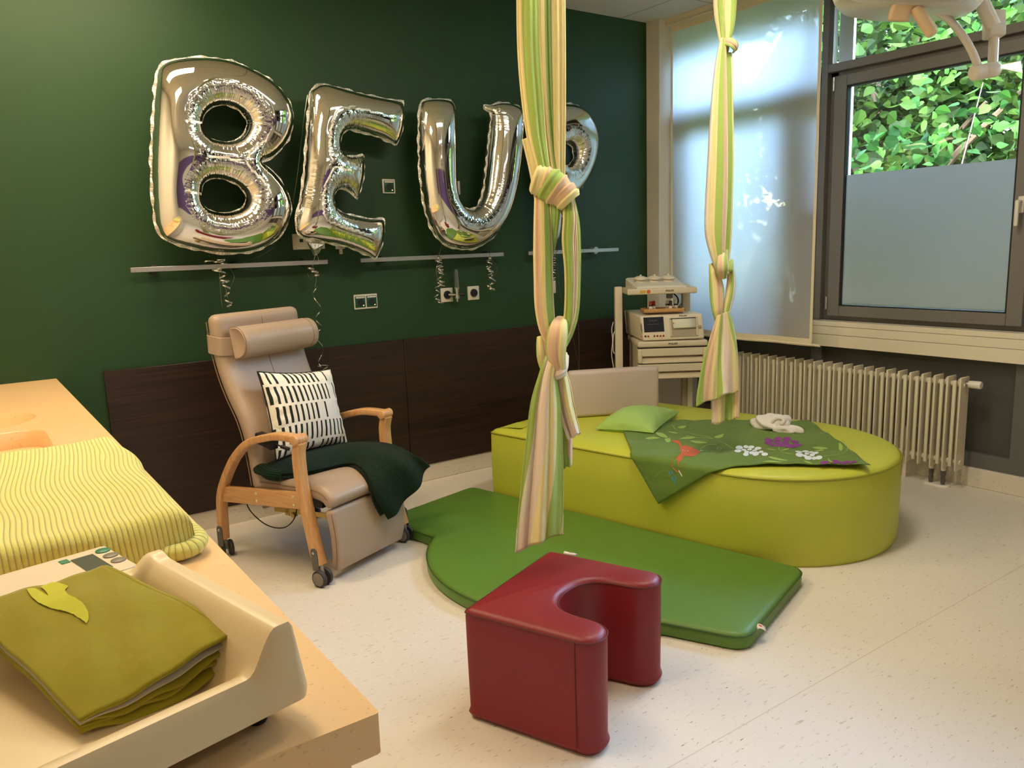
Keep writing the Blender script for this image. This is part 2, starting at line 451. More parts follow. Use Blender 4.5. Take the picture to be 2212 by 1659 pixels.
# ---- curtain
t = NT('sheer_curtain'); t.n.remove(t.b)
a = t.node('BsdfTranslucent'); a.inputs[0].default_value = (*s2l((242, 242, 244)), 1); b = t.node('BsdfDiffuse'); b.inputs[0].default_value = (*s2l((236, 236, 236)), 1); c = t.node('BsdfTransparent'); c.inputs[0].default_value = (1, 1, 1, 1)
m1 = t.node('MixShader'); m1.inputs[0].default_value = .25; t.link(a.outputs[0], m1.inputs[1]); t.link(b.outputs[0], m1.inputs[2])
m2 = t.node('MixShader'); m2.inputs[0].default_value = .012
t.link(m1.outputs[0], m2.inputs[1]); t.link(c.outputs[0], m2.inputs[2]); t.link(m2.outputs[0], t.out.inputs[0]); m_sheer = t.m
m_hem = simple('cream_hem_tape', (236, 222, 192), .7)
cu = thing('panel_curtain', (4.5, 3.65, .785), 'sheer white panel curtain covering the window beside the corner', 'curtain')
def cpt(a, b, dx=0):      # a: 0 right edge .. 1 left edge, b: 0 bottom .. 1 top
    y = 3.035+a*1.225; z = .785+b*2.225
    return V(4.5+.012*math.sin(a*9+b*1.5)*(1-b*.6)+.006*math.sin(a*23+2)*(1-b)+dx, y, z)
v_, f_, u_ = grid(cpt, 40, 30); mk('fabric', v_, f_, m_sheer, cu)
for nm, (a0, a1, b0, b1) in (('side_hem', (0, .016, 0, 1)), ('side_hem', (.984, 1, 0, 1)), ('bottom_hem', (0, 1, 0, .022)), ('heading', (0, 1, .982, 1))):
    v_, f_, u_ = grid(lambda a, b: cpt(a0+a*(a1-a0), b0+b*(b1-b0), -.0025), 30, 30); mk(nm, v_, f_, m_hem, cu)
g = G(); g.tube([cpt(k/20, .004, .001) for k in range(-1, 22)], .008, 8); g.mk('bottom_bar', m_hem, cu)
g = G(); g.box2(V(4.455, 3.0, 3.012), V(4.545, 4.275, 3.026), .002, 1)
for x in (4.458, 4.478, 4.50, 4.522, 4.541): g.box2(V(x-.003, 3.0, 3.02), V(x+.003, 4.275, ZC), .001, 1)
props(g.mk('curtain_rail', m_hem, base=(4.5, 3.65, 3.06)), 'white slotted curtain track on the ceiling above the panel curtain', 'curtain rail')

# ---- ceiling lights (the lit ones out of frame that the balloons mirror)
def emit(name, rgb, s):
    t = NT(name); t.n.remove(t.b); e = t.node('Emission'); e.inputs[0].default_value = (*rgb, 1); e.inputs[1].default_value = s; t.link(e.outputs[0], t.out.inputs[0]); return t.m
LIGHTS = [((.55, 3.72), (1.2, .30), (1, .80, .52), 34.0, 'long warm ceiling light panel over the recliner, close to the green wall'), ((2.55, 2.0), (1.2, .32), (1, .91, .76), 31.0, 'long warm ceiling light panel above the lime bed and floor mat'), ((.25, 2.2), (.62, .62), (1, .79, .52), 26.0, 'square warm ceiling light panel above the worktop'), ((2.6, -.6), (1.2, .32), (1, .95, .87), 11.0, 'dimmed ceiling light panel at the near end of the room')]
for (x, y), (w, h), c, s, lab in LIGHTS:
    L = thing('ceiling_light', (x, y, ZC), lab, 'ceiling light', 'ceiling light panels')
    g = G()
    for lo, hi in ((V(x-w/2-.03, y-h/2-.03, ZC-.02), V(x-w/2, y+h/2+.03, ZC)), (V(x+w/2, y-h/2-.03, ZC-.02), V(x+w/2+.03, y+h/2+.03, ZC)), (V(x-w/2, y-h/2-.03, ZC-.02), V(x+w/2, y-h/2, ZC)), (V(x-w/2, y+h/2, ZC-.02), V(x+w/2, y+h/2+.03, ZC))): g.box2(lo, hi)
    g.mk('housing', m_whitep, L)
    g = G(); g.add([(x-w/2, y-h/2, ZC-.012), (x+w/2, y-h/2, ZC-.012), (x+w/2, y+h/2, ZC-.012), (x-w/2, y+h/2, ZC-.012)], [[3, 2, 1, 0]]); g.mk('diffuser', emit('lamp_%g_%g' % (x, y), c, s), L)

# ================================================================ OUTSIDE
m_grass = simple('lawn', (120, 122, 96), .9, var=(6, .3))
g = G(); g.box2(V(4.96, -14, -.75), V(40, 22, -.6)); o = S('ground', g, m_grass)
def leaf_mat(name, c0, c1, tl):
    t = NT(name); t.set(Roughness=.75); t.b.inputs['Specular IOR Level'].default_value = .08; gi = t.node('NewGeometry'); r = t.ramp(gi.outputs['Random Per Island'], [(0, s2l(c0)), (1, s2l(c1))]); t.link(r, t.b.inputs['Base Color'])
    trn = t.node('BsdfTranslucent'); t.link(r, trn.inputs[0]); mx = t.node('MixShader'); mx.inputs[0].default_value = tl
    t.link(t.b.outputs[0], mx.inputs[1]); t.link(trn.outputs[0], mx.inputs[2]); t.link(mx.outputs[0], t.out.inputs[0]); return t.m
m_leafa = leaf_mat('broad_shrub_leaf', (16, 42, 14), (50, 84, 28), .3)
m_leafb = leaf_mat('dark_tree_leaf', (8, 20, 7), (34, 56, 16), .2)
m_leafc = leaf_mat('light_tree_leaf', (20, 40, 10), (64, 84, 24), .25)
m_bark = simple('bark', (70, 58, 46), .9, bump=(20, .4, .02))
def leaves(pts, size, seed, droop=.3):
    r = np.random.default_rng(seed); n = len(pts)
    d = r.normal(size=(n, 3)); d[:, 2] = d[:, 2]*.5-droop; d /= np.linalg.norm(d, axis=1)[:, None]
    w = np.cross(d, r.normal(size=(n, 3))); w /= np.linalg.norm(w, axis=1)[:, None]; nn = np.cross(d, w)
    s = size*r.uniform(.6, 1.25, (n, 1))
    prof = [(0, 0, 0), (.12, .26, .05), (.38, .40, .07), (.66, .27, .03), (1.0, 0, -.08), (.66, -.27, .03), (.38, -.40, .07), (.12, -.26, .05), (.45, 0, -.03)]
    v = np.stack([pts+d*s*a+w*s*b+nn*s*c for a, b, c in prof], 1).reshape(-1, 3)
    f = [[i*9+k, i*9+(k+1) % 8, i*9+8] for i in range(n) for k in range(8)]
    return v, f
def plant(name, x, y, h, rad, n, size, mat, seed, label, cat, group, zc=.6, blobs=14, trunk=.09, z0=-.6):
    r = np.random.default_rng(seed)
    T = thing(name, (x, y, z0), label, cat, group)
    C = np.stack([x+r.normal(size=blobs)*rad*.5, y+r.normal(size=blobs)*rad*.5, z0+h*zc+r.normal(size=blobs)*h*.2], 1)
    R = rad*r.uniform(.3, .55, blobs)
    k = r.integers(0, blobs, n); u = r.normal(size=(n, 3)); u /= np.linalg.norm(u, axis=1)[:, None]
    P = C[k]+u*(R[k]*r.uniform(.55, 1.0, n)**.5)[:, None]; P = P[(P[:, 2] > z0+.1) & (P[:, 0] > 5.15)]
    v, f = leaves(P, size, seed); mk('foliage', v, f, mat, T, smooth=False)
    g = G(); g.tube(cr([V(x, y, z0), V(x+.05*rad, y, z0+h*.35), V(x-.05*rad, y+.04*rad, z0+h*.7)], 5), np.linspace(trunk, trunk*.4, 11), 8)
    for i in range(min(blobs, 9)): g.tube(cr([V(x, y, z0+h*.3), (V(x, y, z0+h*.45)+C[i])/2+V(0, 0, -.05*h), C[i]], 4), np.linspace(trunk*.45, trunk*.12, 9), 6)
    g.mk('trunk', m_bark, T)
    return T
plant('broad_leaved_shrub', 6.55, 3.45, 3.0, 1.25, 2000, .105, m_leafa, 1, 'broad-leaved green shrub close outside the window, left of the pane', 'shrub', None, .68, 16, .03)
plant('broad_leaved_shrub', 7.2, 1.05, 2.75, .85, 1500, .10, m_leafa, 2, 'lower bright green shrub close outside the window, towards the right of the pane', 'shrub', None, .68, 12, .03)
gt = 'trees beyond the window'
for i, (x, y, h, rad, mt) in enumerate([(11, 6.4, 6.2, 2.2, 0), (12.2, 2.4, 6.6, 2.3, 0), (11, -1.8, 6, 2.1, 1), (16, 9.6, 8, 2.6, 0), (17, 4.3, 8.2, 2.7, 1), (17, -1, 8, 2.6, 0), (10.5, 10.6, 6, 2.1, 1)]):
    plant('leafy_tree', x, y, h, rad, 13000, .17, (m_leafb, m_leafc)[mt], 20+i, 'leafy tree in the garden beyond the window', 'tree', gt, .55, 26, .16)
# white sunlit reveal of the neighbouring facade, right outside the top light
g = G(); g.box2(V(4.905, 3.075, -.6), V(4.93, 3.175, 3.3)); S('trim_6', g, simple('white_outer_reveal', (240, 242, 244), .6))

# ---- sky and sun
w = bpy.data.worlds.new('sky'); SC.world = w; w.use_nodes = True
nt = w.node_tree; bg = nt.nodes['Background']
sk = nt.nodes.new('ShaderNodeTexSky'); sk.sky_type = 'NISHITA'; sk.sun_disc = False; sk.sun_elevation = math.radians(38); sk.sun_rotation = math.radians(-100); sk.air_density = 1.2; sk.dust_density = 1.5
nt.links.new(sk.outputs[0], bg.inputs[0]); bg.inputs[1].default_value = 15.0
sl = bpy.data.objects.new('sun', bpy.data.lights.new('sun', 'SUN')); COL.objects.link(sl)
sl.data.energy = 2.0; sl.data.angle = math.radians(1); sl.data.color = (1, .93, .8)
sl.rotation_euler = Vector((.62, .35, -.70)).to_track_quat('-Z', 'Y').to_euler(); sl.location = (0, 0, 12)
SC.view_settings.view_transform = 'Standard'; SC.view_settings.look = 'None'; SC.view_settings.exposure = 0.0; SC.view_settings.gamma = 1.0; SC.view_settings.use_curve_mapping = False
SC.cycles.max_bounces = 8; SC.cycles.diffuse_bounces = 4; SC.cycles.glossy_bounces = 4; SC.cycles.transparent_max_bounces = 12; SC.cycles.transmission_bounces = 5
SC.cycles.use_denoising = True; SC.cycles.sample_clamp_indirect = 6.0; SC.cycles.caustics_reflective = False; SC.cycles.caustics_refractive = False
# ================================================================ soft play: bed, mat, stool
def leather(name, rgb, rough=.42, bs=.10):
    t = NT(name); c = s2l(rgb); t.set(Roughness=rough); t.b.inputs['Specular IOR Level'].default_value = .4
    v = t.coords(); n = t.noise(v, 2.2, 3); t.link(t.mix(n, tuple(x*.94 for x in c), tuple(min(1, x*1.06) for x in c)), t.b.inputs['Base Color'])
    vo = t.node('TexVoronoi'); vo.inputs['Scale'].default_value = 420; t.link(v, vo.inputs['Vector'])
    nb = t.bump(vo.outputs['Distance'], bs, .0012)
    b2 = t.node('Bump'); b2.inputs['Strength'].default_value = .12; b2.inputs['Distance'].default_value = .02; t.link(t.noise(v, 7, 2), b2.inputs['Height']); t.link(nb, b2.inputs['Normal']); t.link(b2.outputs[0], t.b.inputs['Normal'])
    return t.m
m_lime = leather('lime_vinyl', (190, 194, 66)); m_limed = m_lime
m_mat = leather('leaf_green_vinyl', (90, 127, 48)); m_red = leather('wine_red_vinyl', (124, 27, 30))
m_thr_r = simple('dark_red_seam', (92, 20, 22), .5); m_thr_l = simple('olive_seam', (140, 138, 20), .5); m_thr_g = simple('dark_green_seam', (56, 84, 26), .5)
def loop3(poly, z, inset=0):
    P = ccw(poly); D = inset_dirs(P); Q = P+D*inset; Q = np.vstack([Q, Q[:1]]); return np.concatenate([Q, np.full((len(Q), 1), z)], 1)

# ---- bed : straight sided at the wall end, half round at the foot
A0, BTH, BL, BR_, BH = V(2.4814, 3.8003), .22657, 2.0768, .60643, .4135
bd = V(math.sin(BTH), -math.cos(BTH)); bn = V(math.cos(BTH), math.sin(BTH))
def B3(n, d, z): q = A0+bn*n+bd*d; return V(q[0], q[1], z)
def bedloc(p): q = p[:2]-A0; return V(q@bn, q@bd)
arc = [(BR_-BR_*math.cos(a), BL-BR_+BR_*math.sin(a)) for a in np.linspace(0, PI, 49)]
bp = [(0.0, 0.0)]+arc+[(2*BR_, 0.0)]
bp = rpoly(bp, [.035]+[0]*len(arc)+[.035], 5)
bp = resample(np.array([B3(n, d, 0)[:2] for n, d in bp]), .035)
bed = thing('half_round_bed', (A0[0]+bn[0]*.6+bd[0]*1, A0[1]+bn[1]*.6+bd[1]*1, 0), 'large lime green half-round upholstered bed in front of the radiator', 'bed')
v_, f_ = loft(bp, [(.012, 0), (.002, .02), (0, .08), (-.003, .25), (0, BH-.01), (.004, BH)], top=False); mk('base', v_, f_, m_limed, bed)
v_, f_ = loft(bp, [(.004, BH), (.006, BH+.006), (.016, BH+.016), (.04, BH+.025), (.10, BH+.032), (.19, BH+.036)], bottom=False); mk('top', v_, f_, m_lime, bed)
g = G(); g.tube(loop3(bp, BH+.001, .000), .0042, 6, False); g.mk('piping', m_thr_l, bed)
ZB = BH+.032

# ---- mat
mp = [(-.006, -.15), (-.72, -.14)]
cc, R_ = (-.313, .975), .807
a0 = math.atan2(.285-.975, -.735+.313); a1 = math.atan2(1.50-.975, -.925+.313)
ang = np.linspace(a0, a1-2*PI, 41)
mp += [(-.728, .285)]+[(cc[0]+R_*math.cos(a), cc[1]+R_*math.sin(a)) for a in ang[1:-1]]+[(-.815, 1.665), (-.738, 1.975), (-.006, 1.90)]
rr_ = [.05, .05]+[0]+[0]*39+[.0]+[.075, .075]
mpp = rpoly(mp, rr_, 6)
mpw = resample(np.array([B3(n, d, 0)[:2] for n, d in mpp]), .03)
mat = thing('floor_mat', B3(-.5, 1, 0), 'flat dark green padded floor mat lying along the lime bed', 'mat')
TM = .052
v_, f_ = loft(mpw, [(.010, 0), (.001, .008), (0, .03), (.002, TM-.006), (.004, TM)], top=False); mk('side', v_, f_, m_mat, mat)
v_, f_ = loft(mpw, [(.004, TM), (.006, TM+.004), (.016, TM+.011), (.030, TM+.015)], bottom=False); mk('top', v_, f_, m_mat, mat)
g = G(); g.tube(loop3(mpw, TM+.001, .001), .0035, 6, False); g.mk('piping', m_thr_g, mat)
m_tagw = simple('white_label_cloth', (236, 226, 220), .7); m_tagr = simple('label_red', (200, 84, 62), .7)
pc = at_z(1637, 1357, .050); dx = V(.72, .69, 0); dx /= np.linalg.norm(dx); dn = V(dx[1], -dx[0], 0)
def tagmesh(c, dx, dn, w, l, parent):
    g = G(); fs = [(0, .004), (.3, .010), (.6, .0075), (1, -.001)]
    v = []; 
    for a, z in fs: v += [c+dx*(-w/2)+dn*l*a+V(0, 0, z), c+dx*(w/2)+dn*l*a+V(0, 0, z)]
    g.add(v, [[2*i, 2*i+2, 2*i+3, 2*i+1] for i in range(3)]); o = g.mk('care_label', m_tagw, parent, solid=.0012)
    g = G(); v = [c+dx*(-w*.15)+dn*l*.30+V(0, 0, .0115), c+dx*(w*.25)+dn*l*.32+V(0, 0, .0115), c+dx*(w*.2)+dn*l*.62+V(0, 0, .0086), c+dx*(-w*.2)+dn*l*.6+V(0, 0, .0088), c+dx*(0.02*w)+dn*l*.25+V(0, 0, .0115)]
    g.add(v, [[0, 3, 2, 1], [0, 1, 4]]); g.mk('printed_emblem', m_tagr, o)
tagmesh(pc-dn*.006, dx, dn, .036, .034, mat)

# ---- horseshoe stool
SO, sx_, sy_, SH = V(1.190, 2.011), V(.924, .383), V(.383, -.924), .362
sp = [(0, .40), (.006, .43), (.03, .453), (.07, .462), (.108, .448), (.132, .41), (.139, .36), (.144, .31), (.16, .268), (.19, .238), (.232, .221), (.277, .216)]
sp = sp+[(.554-x, y) for x, y in sp[::-1][1:]]
sp = [(0.0, 0.0)]+[tuple(p) for p in cr(sp, 5)]+[(.554, 0.0)]
sp = rpoly(sp, [.018]+[0]*(len(sp)-2)+[.018], 4)
spw = resample(np.array([SO+sx_*x+sy_*y for x, y in sp]), .014)
st = thing('horseshoe_stool', (1.5, 1.98, 0), 'dark red padded birthing stool with a horseshoe cut-out', 'stool')
v_, f_ = loft(spw, [(.012, 0), (.003, .010), (-.003, .022), (.003, .04), (.001, .2), (0, SH-.01), (.002, SH)], top=False); mk('body', v_, f_, m_red, st)
v_, f_ = loft(spw, [(.002, SH), (.004, SH+.004), (.010, SH+.010), (.022, SH+.015)], bottom=False); mk('seat', v_, f_, m_red, st)
g = G(); g.tube(loop3(spw, SH+.001, -.0005), .0028, 6, False); g.mk('piping', m_thr_r, st)
g = G()
q = SO+sx_*(-.0012)+sy_*.395; g.tube([V(q[0], q[1], .012), V(q[0], q[1], SH)], .0014, 6); g.mk('seam', m_thr_r, st); g = G()
q = SO+sx_*(.554+.0012)+sy_*.395; g.tube([V(q[0], q[1], .012), V(q[0], q[1], SH)], .0014, 6)
g.mk('seam', m_thr_r, st)
q = SO+sx_*.552+sy_*.085; tagmesh(V(q[0], q[1], SH+.004), V(sy_[0], sy_[1], 0), V(sx_[0], sx_[1], 0), .05, .022, st)

# ---- fabrics
def cloth(name, rgb, rough=.85, bscale=900, bs=.15, wr=(14, .35, .02), var=(5, .08)):
    t = NT(name); c = s2l(rgb); t.set(Roughness=rough, Sheen_Weight=.15); t.b.inputs['Specular IOR Level'].default_value = .2
    v = t.coords(); n = t.noise(v, var[0], 3); t.link(t.mix(n, tuple(x*(1-var[1]) for x in c), tuple(min(1, x*(1+var[1])) for x in c)), t.b.inputs['Base Color'])
    nb = t.bump(t.noise(v, bscale, 2), bs, .001)
    if wr:
        b2 = t.node('Bump'); b2.inputs['Strength'].default_value = wr[1]; b2.inputs['Distance'].default_value = wr[2]; t.link(t.noise(v, wr[0], 4, .55, .8), b2.inputs['Height']); t.link(nb, b2.inputs['Normal']); t.link(b2.outputs[0], t.b.inputs['Normal'])
    return t.m
m_apple = cloth('apple_green_cotton', (160, 194, 104)); m_moss = cloth('moss_green_cotton', (98, 124, 52), wr=(9, .4, .03)); m_terry = cloth('white_terry', (226, 220, 214), .95, 700, .4)

def pillow(c00, c10, c11, c01, T, nrm, n=41, pinch=.06, parent=None, name='cover', mat=None, wr=.004, base=None, seed=1, expo=.5, both=True, dims=None):
    """cushion spanned by four corners, T = half thickness"""
    c00, c10, c11, c01 = [np.asarray(c, float) for c in (c00, c10, c11, c01)]; nrm = np.asarray(nrm, float)/np.linalg.norm(nrm)
    r = np.random.default_rng(seed); ph = r.uniform(0, 6, 8)
    vs, fs, us = [], [], []
    for side in ((1, -1)):
        o = len(vs)
        for i in range(n):
            for j in range(n):
                a, b = i/(n-1), j/(n-1)
                s, t_ = 2*a-1, 2*b-1
                s2 = s*(1-pinch*(1-t_*t_)); t2 = t_*(1-pinch*(1-s*s))
                A, B = (s2+1)/2, (t2+1)/2
                p = c00*(1-A)*(1-B)+c10*A*(1-B)+c11*A*B+c01*(1-A)*B
                h = T*max(0, (1-s*s)*(1-t_*t_))**expo
                edge = math.exp(-(1-max(abs(s), abs(t_)))*5)
                h += wr*math.sin(ph[0]+s*19+t_*4)*edge*min(1, (1-max(abs(s), abs(t_)))*9)+wr*math.sin(ph[1]+t_*21-s*5)*edge*min(1, (1-max(abs(s), abs(t_)))*9)
                vs.append(p+nrm*h*side); us.append((a, b))
        for i in range(n-1):
            for j in range(n-1):
                q = [o+i*n+j, o+(i+1)*n+j, o+(i+1)*n+j+1, o+i*n+j+1]; fs.append(q if side > 0 else q[::-1])
    ob = mk(name, vs, fs, mat, parent, uv=us, base=base, angle=180)
    edge = [(k/(n-1), 0) for k in range(n)]+[(1, k/(n-1)) for k in range(1, n)]+[(1-k/(n-1), 1) for k in range(1, n)]+[(0, 1-k/(n-1)) for k in range(1, n)]
    E_ = []
    for a, b in edge:
        s, t_ = 2*a-1, 2*b-1; A, B = (s*(1-pinch*(1-t_*t_))+1)/2, (t_*(1-pinch*(1-s*s))+1)/2
        E_.append(c00*(1-A)*(1-B)+c10*A*(1-B)+c11*A*B+c01*(1-A)*B)
    return ob, np.array(E_)
# green cushion
c00 = at_z(1286, 926, ZB+.016); c10 = at_z(1411, 935, ZB+.03); c11 = at_z(1470, 889, ZB+.035); c01 = at_z(1345, 886, ZB+.085)
nv = np.cross(c10-c00, c01-c00); nv *= np.sign(nv[2])
cs = thing('square_cushion', (c00+c11)/2, 'small plain apple green cushion lying on the lime bed', 'cushion')
_, E_ = pillow(c00, c10, c11, c01, .08, nv, mat=m_apple, parent=cs, pinch=.07, seed=3)
g = G(); g.tube(E_, .002, 5, False); g.mk('seam', m_apple, cs)
# grey backrest pad
m_pad = leather('pale_grey_vinyl', (196, 180, 172), .5)
p0 = at_z(1238, 906, ZB); p1 = at_z(1419, 893, ZB); ex = p1-p0; ex /= np.linalg.norm(ex); ez = V(0, 0, 1); ey = np.cross(ez, ex)
pw = np.linalg.norm(p1-p0); ph_ = .288
g = G(); g.box((p0+p1)/2+ey*.04+ez*(ph_/2+.004), (pw+.04, .075, ph_), (ex, ey, ez), .026, 5)
pad = g.mk('backrest_pad', m_pad, base=(p0+p1)/2+ey*.04); props(pad, 'pale grey upright backrest pad at the wall end of the lime bed', 'backrest')

# ---- printed blanket over the bed edge
bl0 = V(-.215, 1.177); bl1, bl2, bl3 = [bedloc(at_z(x, y, ZB+.012)) for x, y in ((1880, 1007), (1748, 909), (1335, 908))]
rb = np.random.default_rng(5)
def bw(n, d):       # folds and ripples of the cloth
    return .0045*math.sin(11*n+7*d)*math.sin(5*d-3*n+1)+.003*math.sin(26*n-17*d+2)+.002*math.sin(41*d+22*n)
def drape(n, d, lift=0.0):
    z = ZB+.017+bw(n, d)+lift
    er = .025
    if n > er: 
        q = B3(n, d, z-.016*max(0, 1-(n-er)/.12)**2)
    else:
        s = er-n; 
        a = min(s/er, PI/2)*1.0
        if s < er*PI/2:
            a = s/er; q = B3(er-math.sin(a)*er*1.6-.006-lift*math.sin(a), d, ZB-.001+bw(n, d)*math.cos(a)-(1-math.cos(a))*er+lift*math.cos(a))
        else:
            dn_ = s-er*PI/2; q = B3(-.021-lift-.01*math.sin(9*d+3)*min(1, dn_*8)-.012*min(1, dn_*6), d, ZB-er-dn_)
    return q
m_bl = m_moss
def bpt(a, b, lift=0):
    p = bl0*(1-a)*(1-b)+bl1*a*(1-b)+bl2*a*b+bl3*(1-a)*b
    p = p+V(.02, -.02)*math.sin(a*PI)*(1-b)*.6+V(.012, .01)*math.sin(a*9)*b*(1-b)
    return drape(p[0], p[1], lift)
v_, f_, u_ = grid(lambda a, b: bpt(a, b), 90, 80)
bk = mk('printed_blanket', v_, f_, m_bl, uv=u_, base=B3(.5, 1.3, ZB), solid=.004, angle=180)
props(bk, 'moss green cotton blanket with printed bird and flowers draped over the bed edge', 'blanket')
v_, f_, u_ = grid(lambda a, b: bpt(a*.985+.007, b*.97+.018, -.0062), 70, 60); mk('under_layer', v_, f_, m_bl, bk, angle=180)
# the print: outlines taken flat on the cloth
mp_w = simple('print_white', (216, 224, 230), .8); mp_p = simple('print_purple', (134, 56, 136), .8); mp_o = simple('print_orange', (192, 92, 48), .8); mp_l = simple('print_light_green', (150, 182, 88), .8); mp_b = simple('print_teal', (70, 140, 150), .8)
def zz(x, y): return at_z(1280+x*640/2212, 840+y*260/899, ZB+.012)     # close-up reading -> bed top
def patch(g, pts, lift=.0016):
    P = np.array([bedloc(zz(*p)) for p in pts]); P = resample(cr(P, 4, True), .009)
    P2 = ccw(P); D = inset_dirs(P2); c = P2.mean(0)
    rings = [P2, P2*.6+c*.4, P2*.25+c*.75]; n = len(P2); v = []
    for r in rings: v += [drape(p[0], p[1], lift) for p in r]
    v.append(drape(c[0], c[1], lift)); f = []
    for k in range(2):
        for j in range(n): q = (j+1) % n; f.append([k*n+j, k*n+q, (k+1)*n+q, (k+1)*n+j])
    for j in range(n): f.append([2*n+j, 2*n+(j+1) % n, 3*n])
    g.add(v, f)
def line(g, pts, w=4.0):
    P = cr(np.array(pts, float), 8); T = np.gradient(P, axis=0); T /= np.linalg.norm(T, axis=1)[:, None]; Nn = np.stack([-T[:, 1], T[:, 0]*.5], 1)*w*.5
    v = []
    for p, n in zip(P, Nn):
        for q in (p+n, p-n): b = bedloc(zz(*q)); v.append(drape(b[0], b[1], .0014))
    g.add(v, [[2*i, 2*i+1, 2*i+3, 2*i+2] for i in range(len(P)-1)])
def petal(g, x, y, w, h): patch(g, [(x+w*math.cos(a)*.5, y+h*math.sin(a)*.5) for a in np.linspace(0, 2*PI, 9)[:-1]])
for nm_, mt_, pts_ in (('white_flower', mp_w, [(1095, 450, 52, 24), (1145, 442, 36, 18), (1185, 444, 44, 18), (1235, 458, 48, 24), (1085, 478, 50, 24), (1130, 468, 36, 18), (1172, 462, 34, 18), (1210, 474, 36, 18), (1150, 486, 34, 20), (1186, 492, 36, 20), (1145, 502, 40, 18), (1218, 500, 48, 24), (1258, 492, 34, 16), (1285, 508, 46, 18)]), ('white_flower', mp_w, [(1540, 478, 54, 22), (1590, 466, 48, 20), (1630, 474, 34, 18), (1665, 485, 44, 20), (1545, 505, 56, 26), (1600, 490, 34, 18), (1640, 500, 38, 20), (1690, 520, 48, 22), (1610, 520, 52, 24), (1655, 522, 36, 18), (1585, 508, 30, 16)]), ('purple_flower', mp_p, [(1316, 386, 64, 26), (1385, 376, 58, 22), (1452, 380, 60, 26), (1508, 400, 56, 24), (1312, 414, 56, 26), (1374, 404, 56, 26), (1438, 408, 58, 28), (1400, 428, 58, 18), (1460, 432, 54, 20), (1530, 424, 66, 16), (1340, 428, 50, 16), (1495, 434, 50, 20)]), ('purple_flower', mp_p, [(1730, 558, 60, 22), (1725, 572, 56, 12), (1812, 544, 48, 20), (1840, 556, 46, 18), (1895, 552, 54, 22), (1950, 556, 44, 22), (1870, 570, 50, 14), (1800, 570, 46, 12), (1925, 572, 40, 10)])):
    g = G()
    for x, y, w, h in pts_: petal(g, x, y, w*1.06, h*1.12)
    g.mk(nm_, mt_, bk)
g = G()
patch(g, [(655, 450), (690, 432), (735, 438), (780, 455), (800, 472), (790, 490), (750, 502), (700, 500), (668, 498), (650, 515), (655, 528), (635, 536), (605, 526), (598, 515), (620, 505), (645, 500), (662, 482)])
patch(g, [(590, 395), (640, 402), (660, 425), (676, 440), (660, 448), (640, 425), (612, 415)])
g.mk('orange_bird', mp_o, bk)
g = G()
for x, y in ((562, 540), (580, 528), (572, 548), (556, 528), (590, 542)): petal(g, x, y, 16, 12)
g.mk('teal_dots', mp_b, bk)
for x, y in ((680, 452), (700, 462), (715, 450), (690, 470), (712, 470), (675, 464)): g = G(); petal(g, x, y, 10, 7); g.mk('bird_spot', mp_w, bk)
g = G(); line(g, [(640, 532), (648, 545)], 9); g.mk('beak', mp_w, bk); g = G(); line(g, [(800, 470), (825, 464)], 8); g.mk('tail_feather', mp_w, bk)
g = G()
for P in ([(645, 390), (690, 370), (770, 366), (720, 382), (680, 388)], [(725, 393), (780, 398), (860, 418), (800, 420), (755, 412)], [(910, 362), (975, 342), (968, 362), (930, 370)], [(395, 372), (440, 366), (500, 376), (440, 384)], [(540, 380), (580, 376), (580, 405), (555, 410)], [(1315, 520), (1400, 528), (1460, 545), (1390, 542), (1330, 532)], [(1270, 556), (1340, 548), (1420, 556), (1340, 566)], [(1300, 458), (1350, 458), (1380, 466), (1330, 470)], [(1395, 468), (1440, 450), (1470, 452), (1430, 468)], [(1640, 440), (1700, 440), (1760, 448), (1700, 456)], [(1650, 466), (1700, 458), (1735, 462), (1690, 472)], [(1575, 540), (1620, 550), (1640, 570), (1600, 566)], [(470, 345), (530, 350), (560, 372), (500, 365)], [(640, 292), (700, 285), (680, 300), (650, 303)], [(1755, 525), (1775, 540), (1800, 560), (1770, 556)], [(560, 330), (600, 336), (640, 352), (590, 346)], [(1840, 420), (1865, 440), (1860, 468), (1840, 455)]): patch(g, P)
for P in ([(590, 275), (640, 320), (760, 350), (880, 370), (960, 405), (1050, 455)], [(830, 470), (900, 470), (950, 460), (960, 445), (935, 440), (930, 455)], [(800, 470), (815, 445), (860, 430), (930, 425)], [(1240, 478), (1320, 478), (1420, 490), (1500, 505)], [(1390, 435), (1400, 470), (1440, 495), (1490, 503)], [(1400, 560), (1480, 550), (1560, 538), (1600, 530)], [(1720, 515), (1820, 500), (1890, 480), (1900, 445), (1860, 400)], [(700, 362), (780, 366), (900, 378)], [(1690, 345), (1740, 340), (1760, 325), (1720, 330)]): line(g, P, 5)
g.mk('green_tendrils', mp_l, bk)

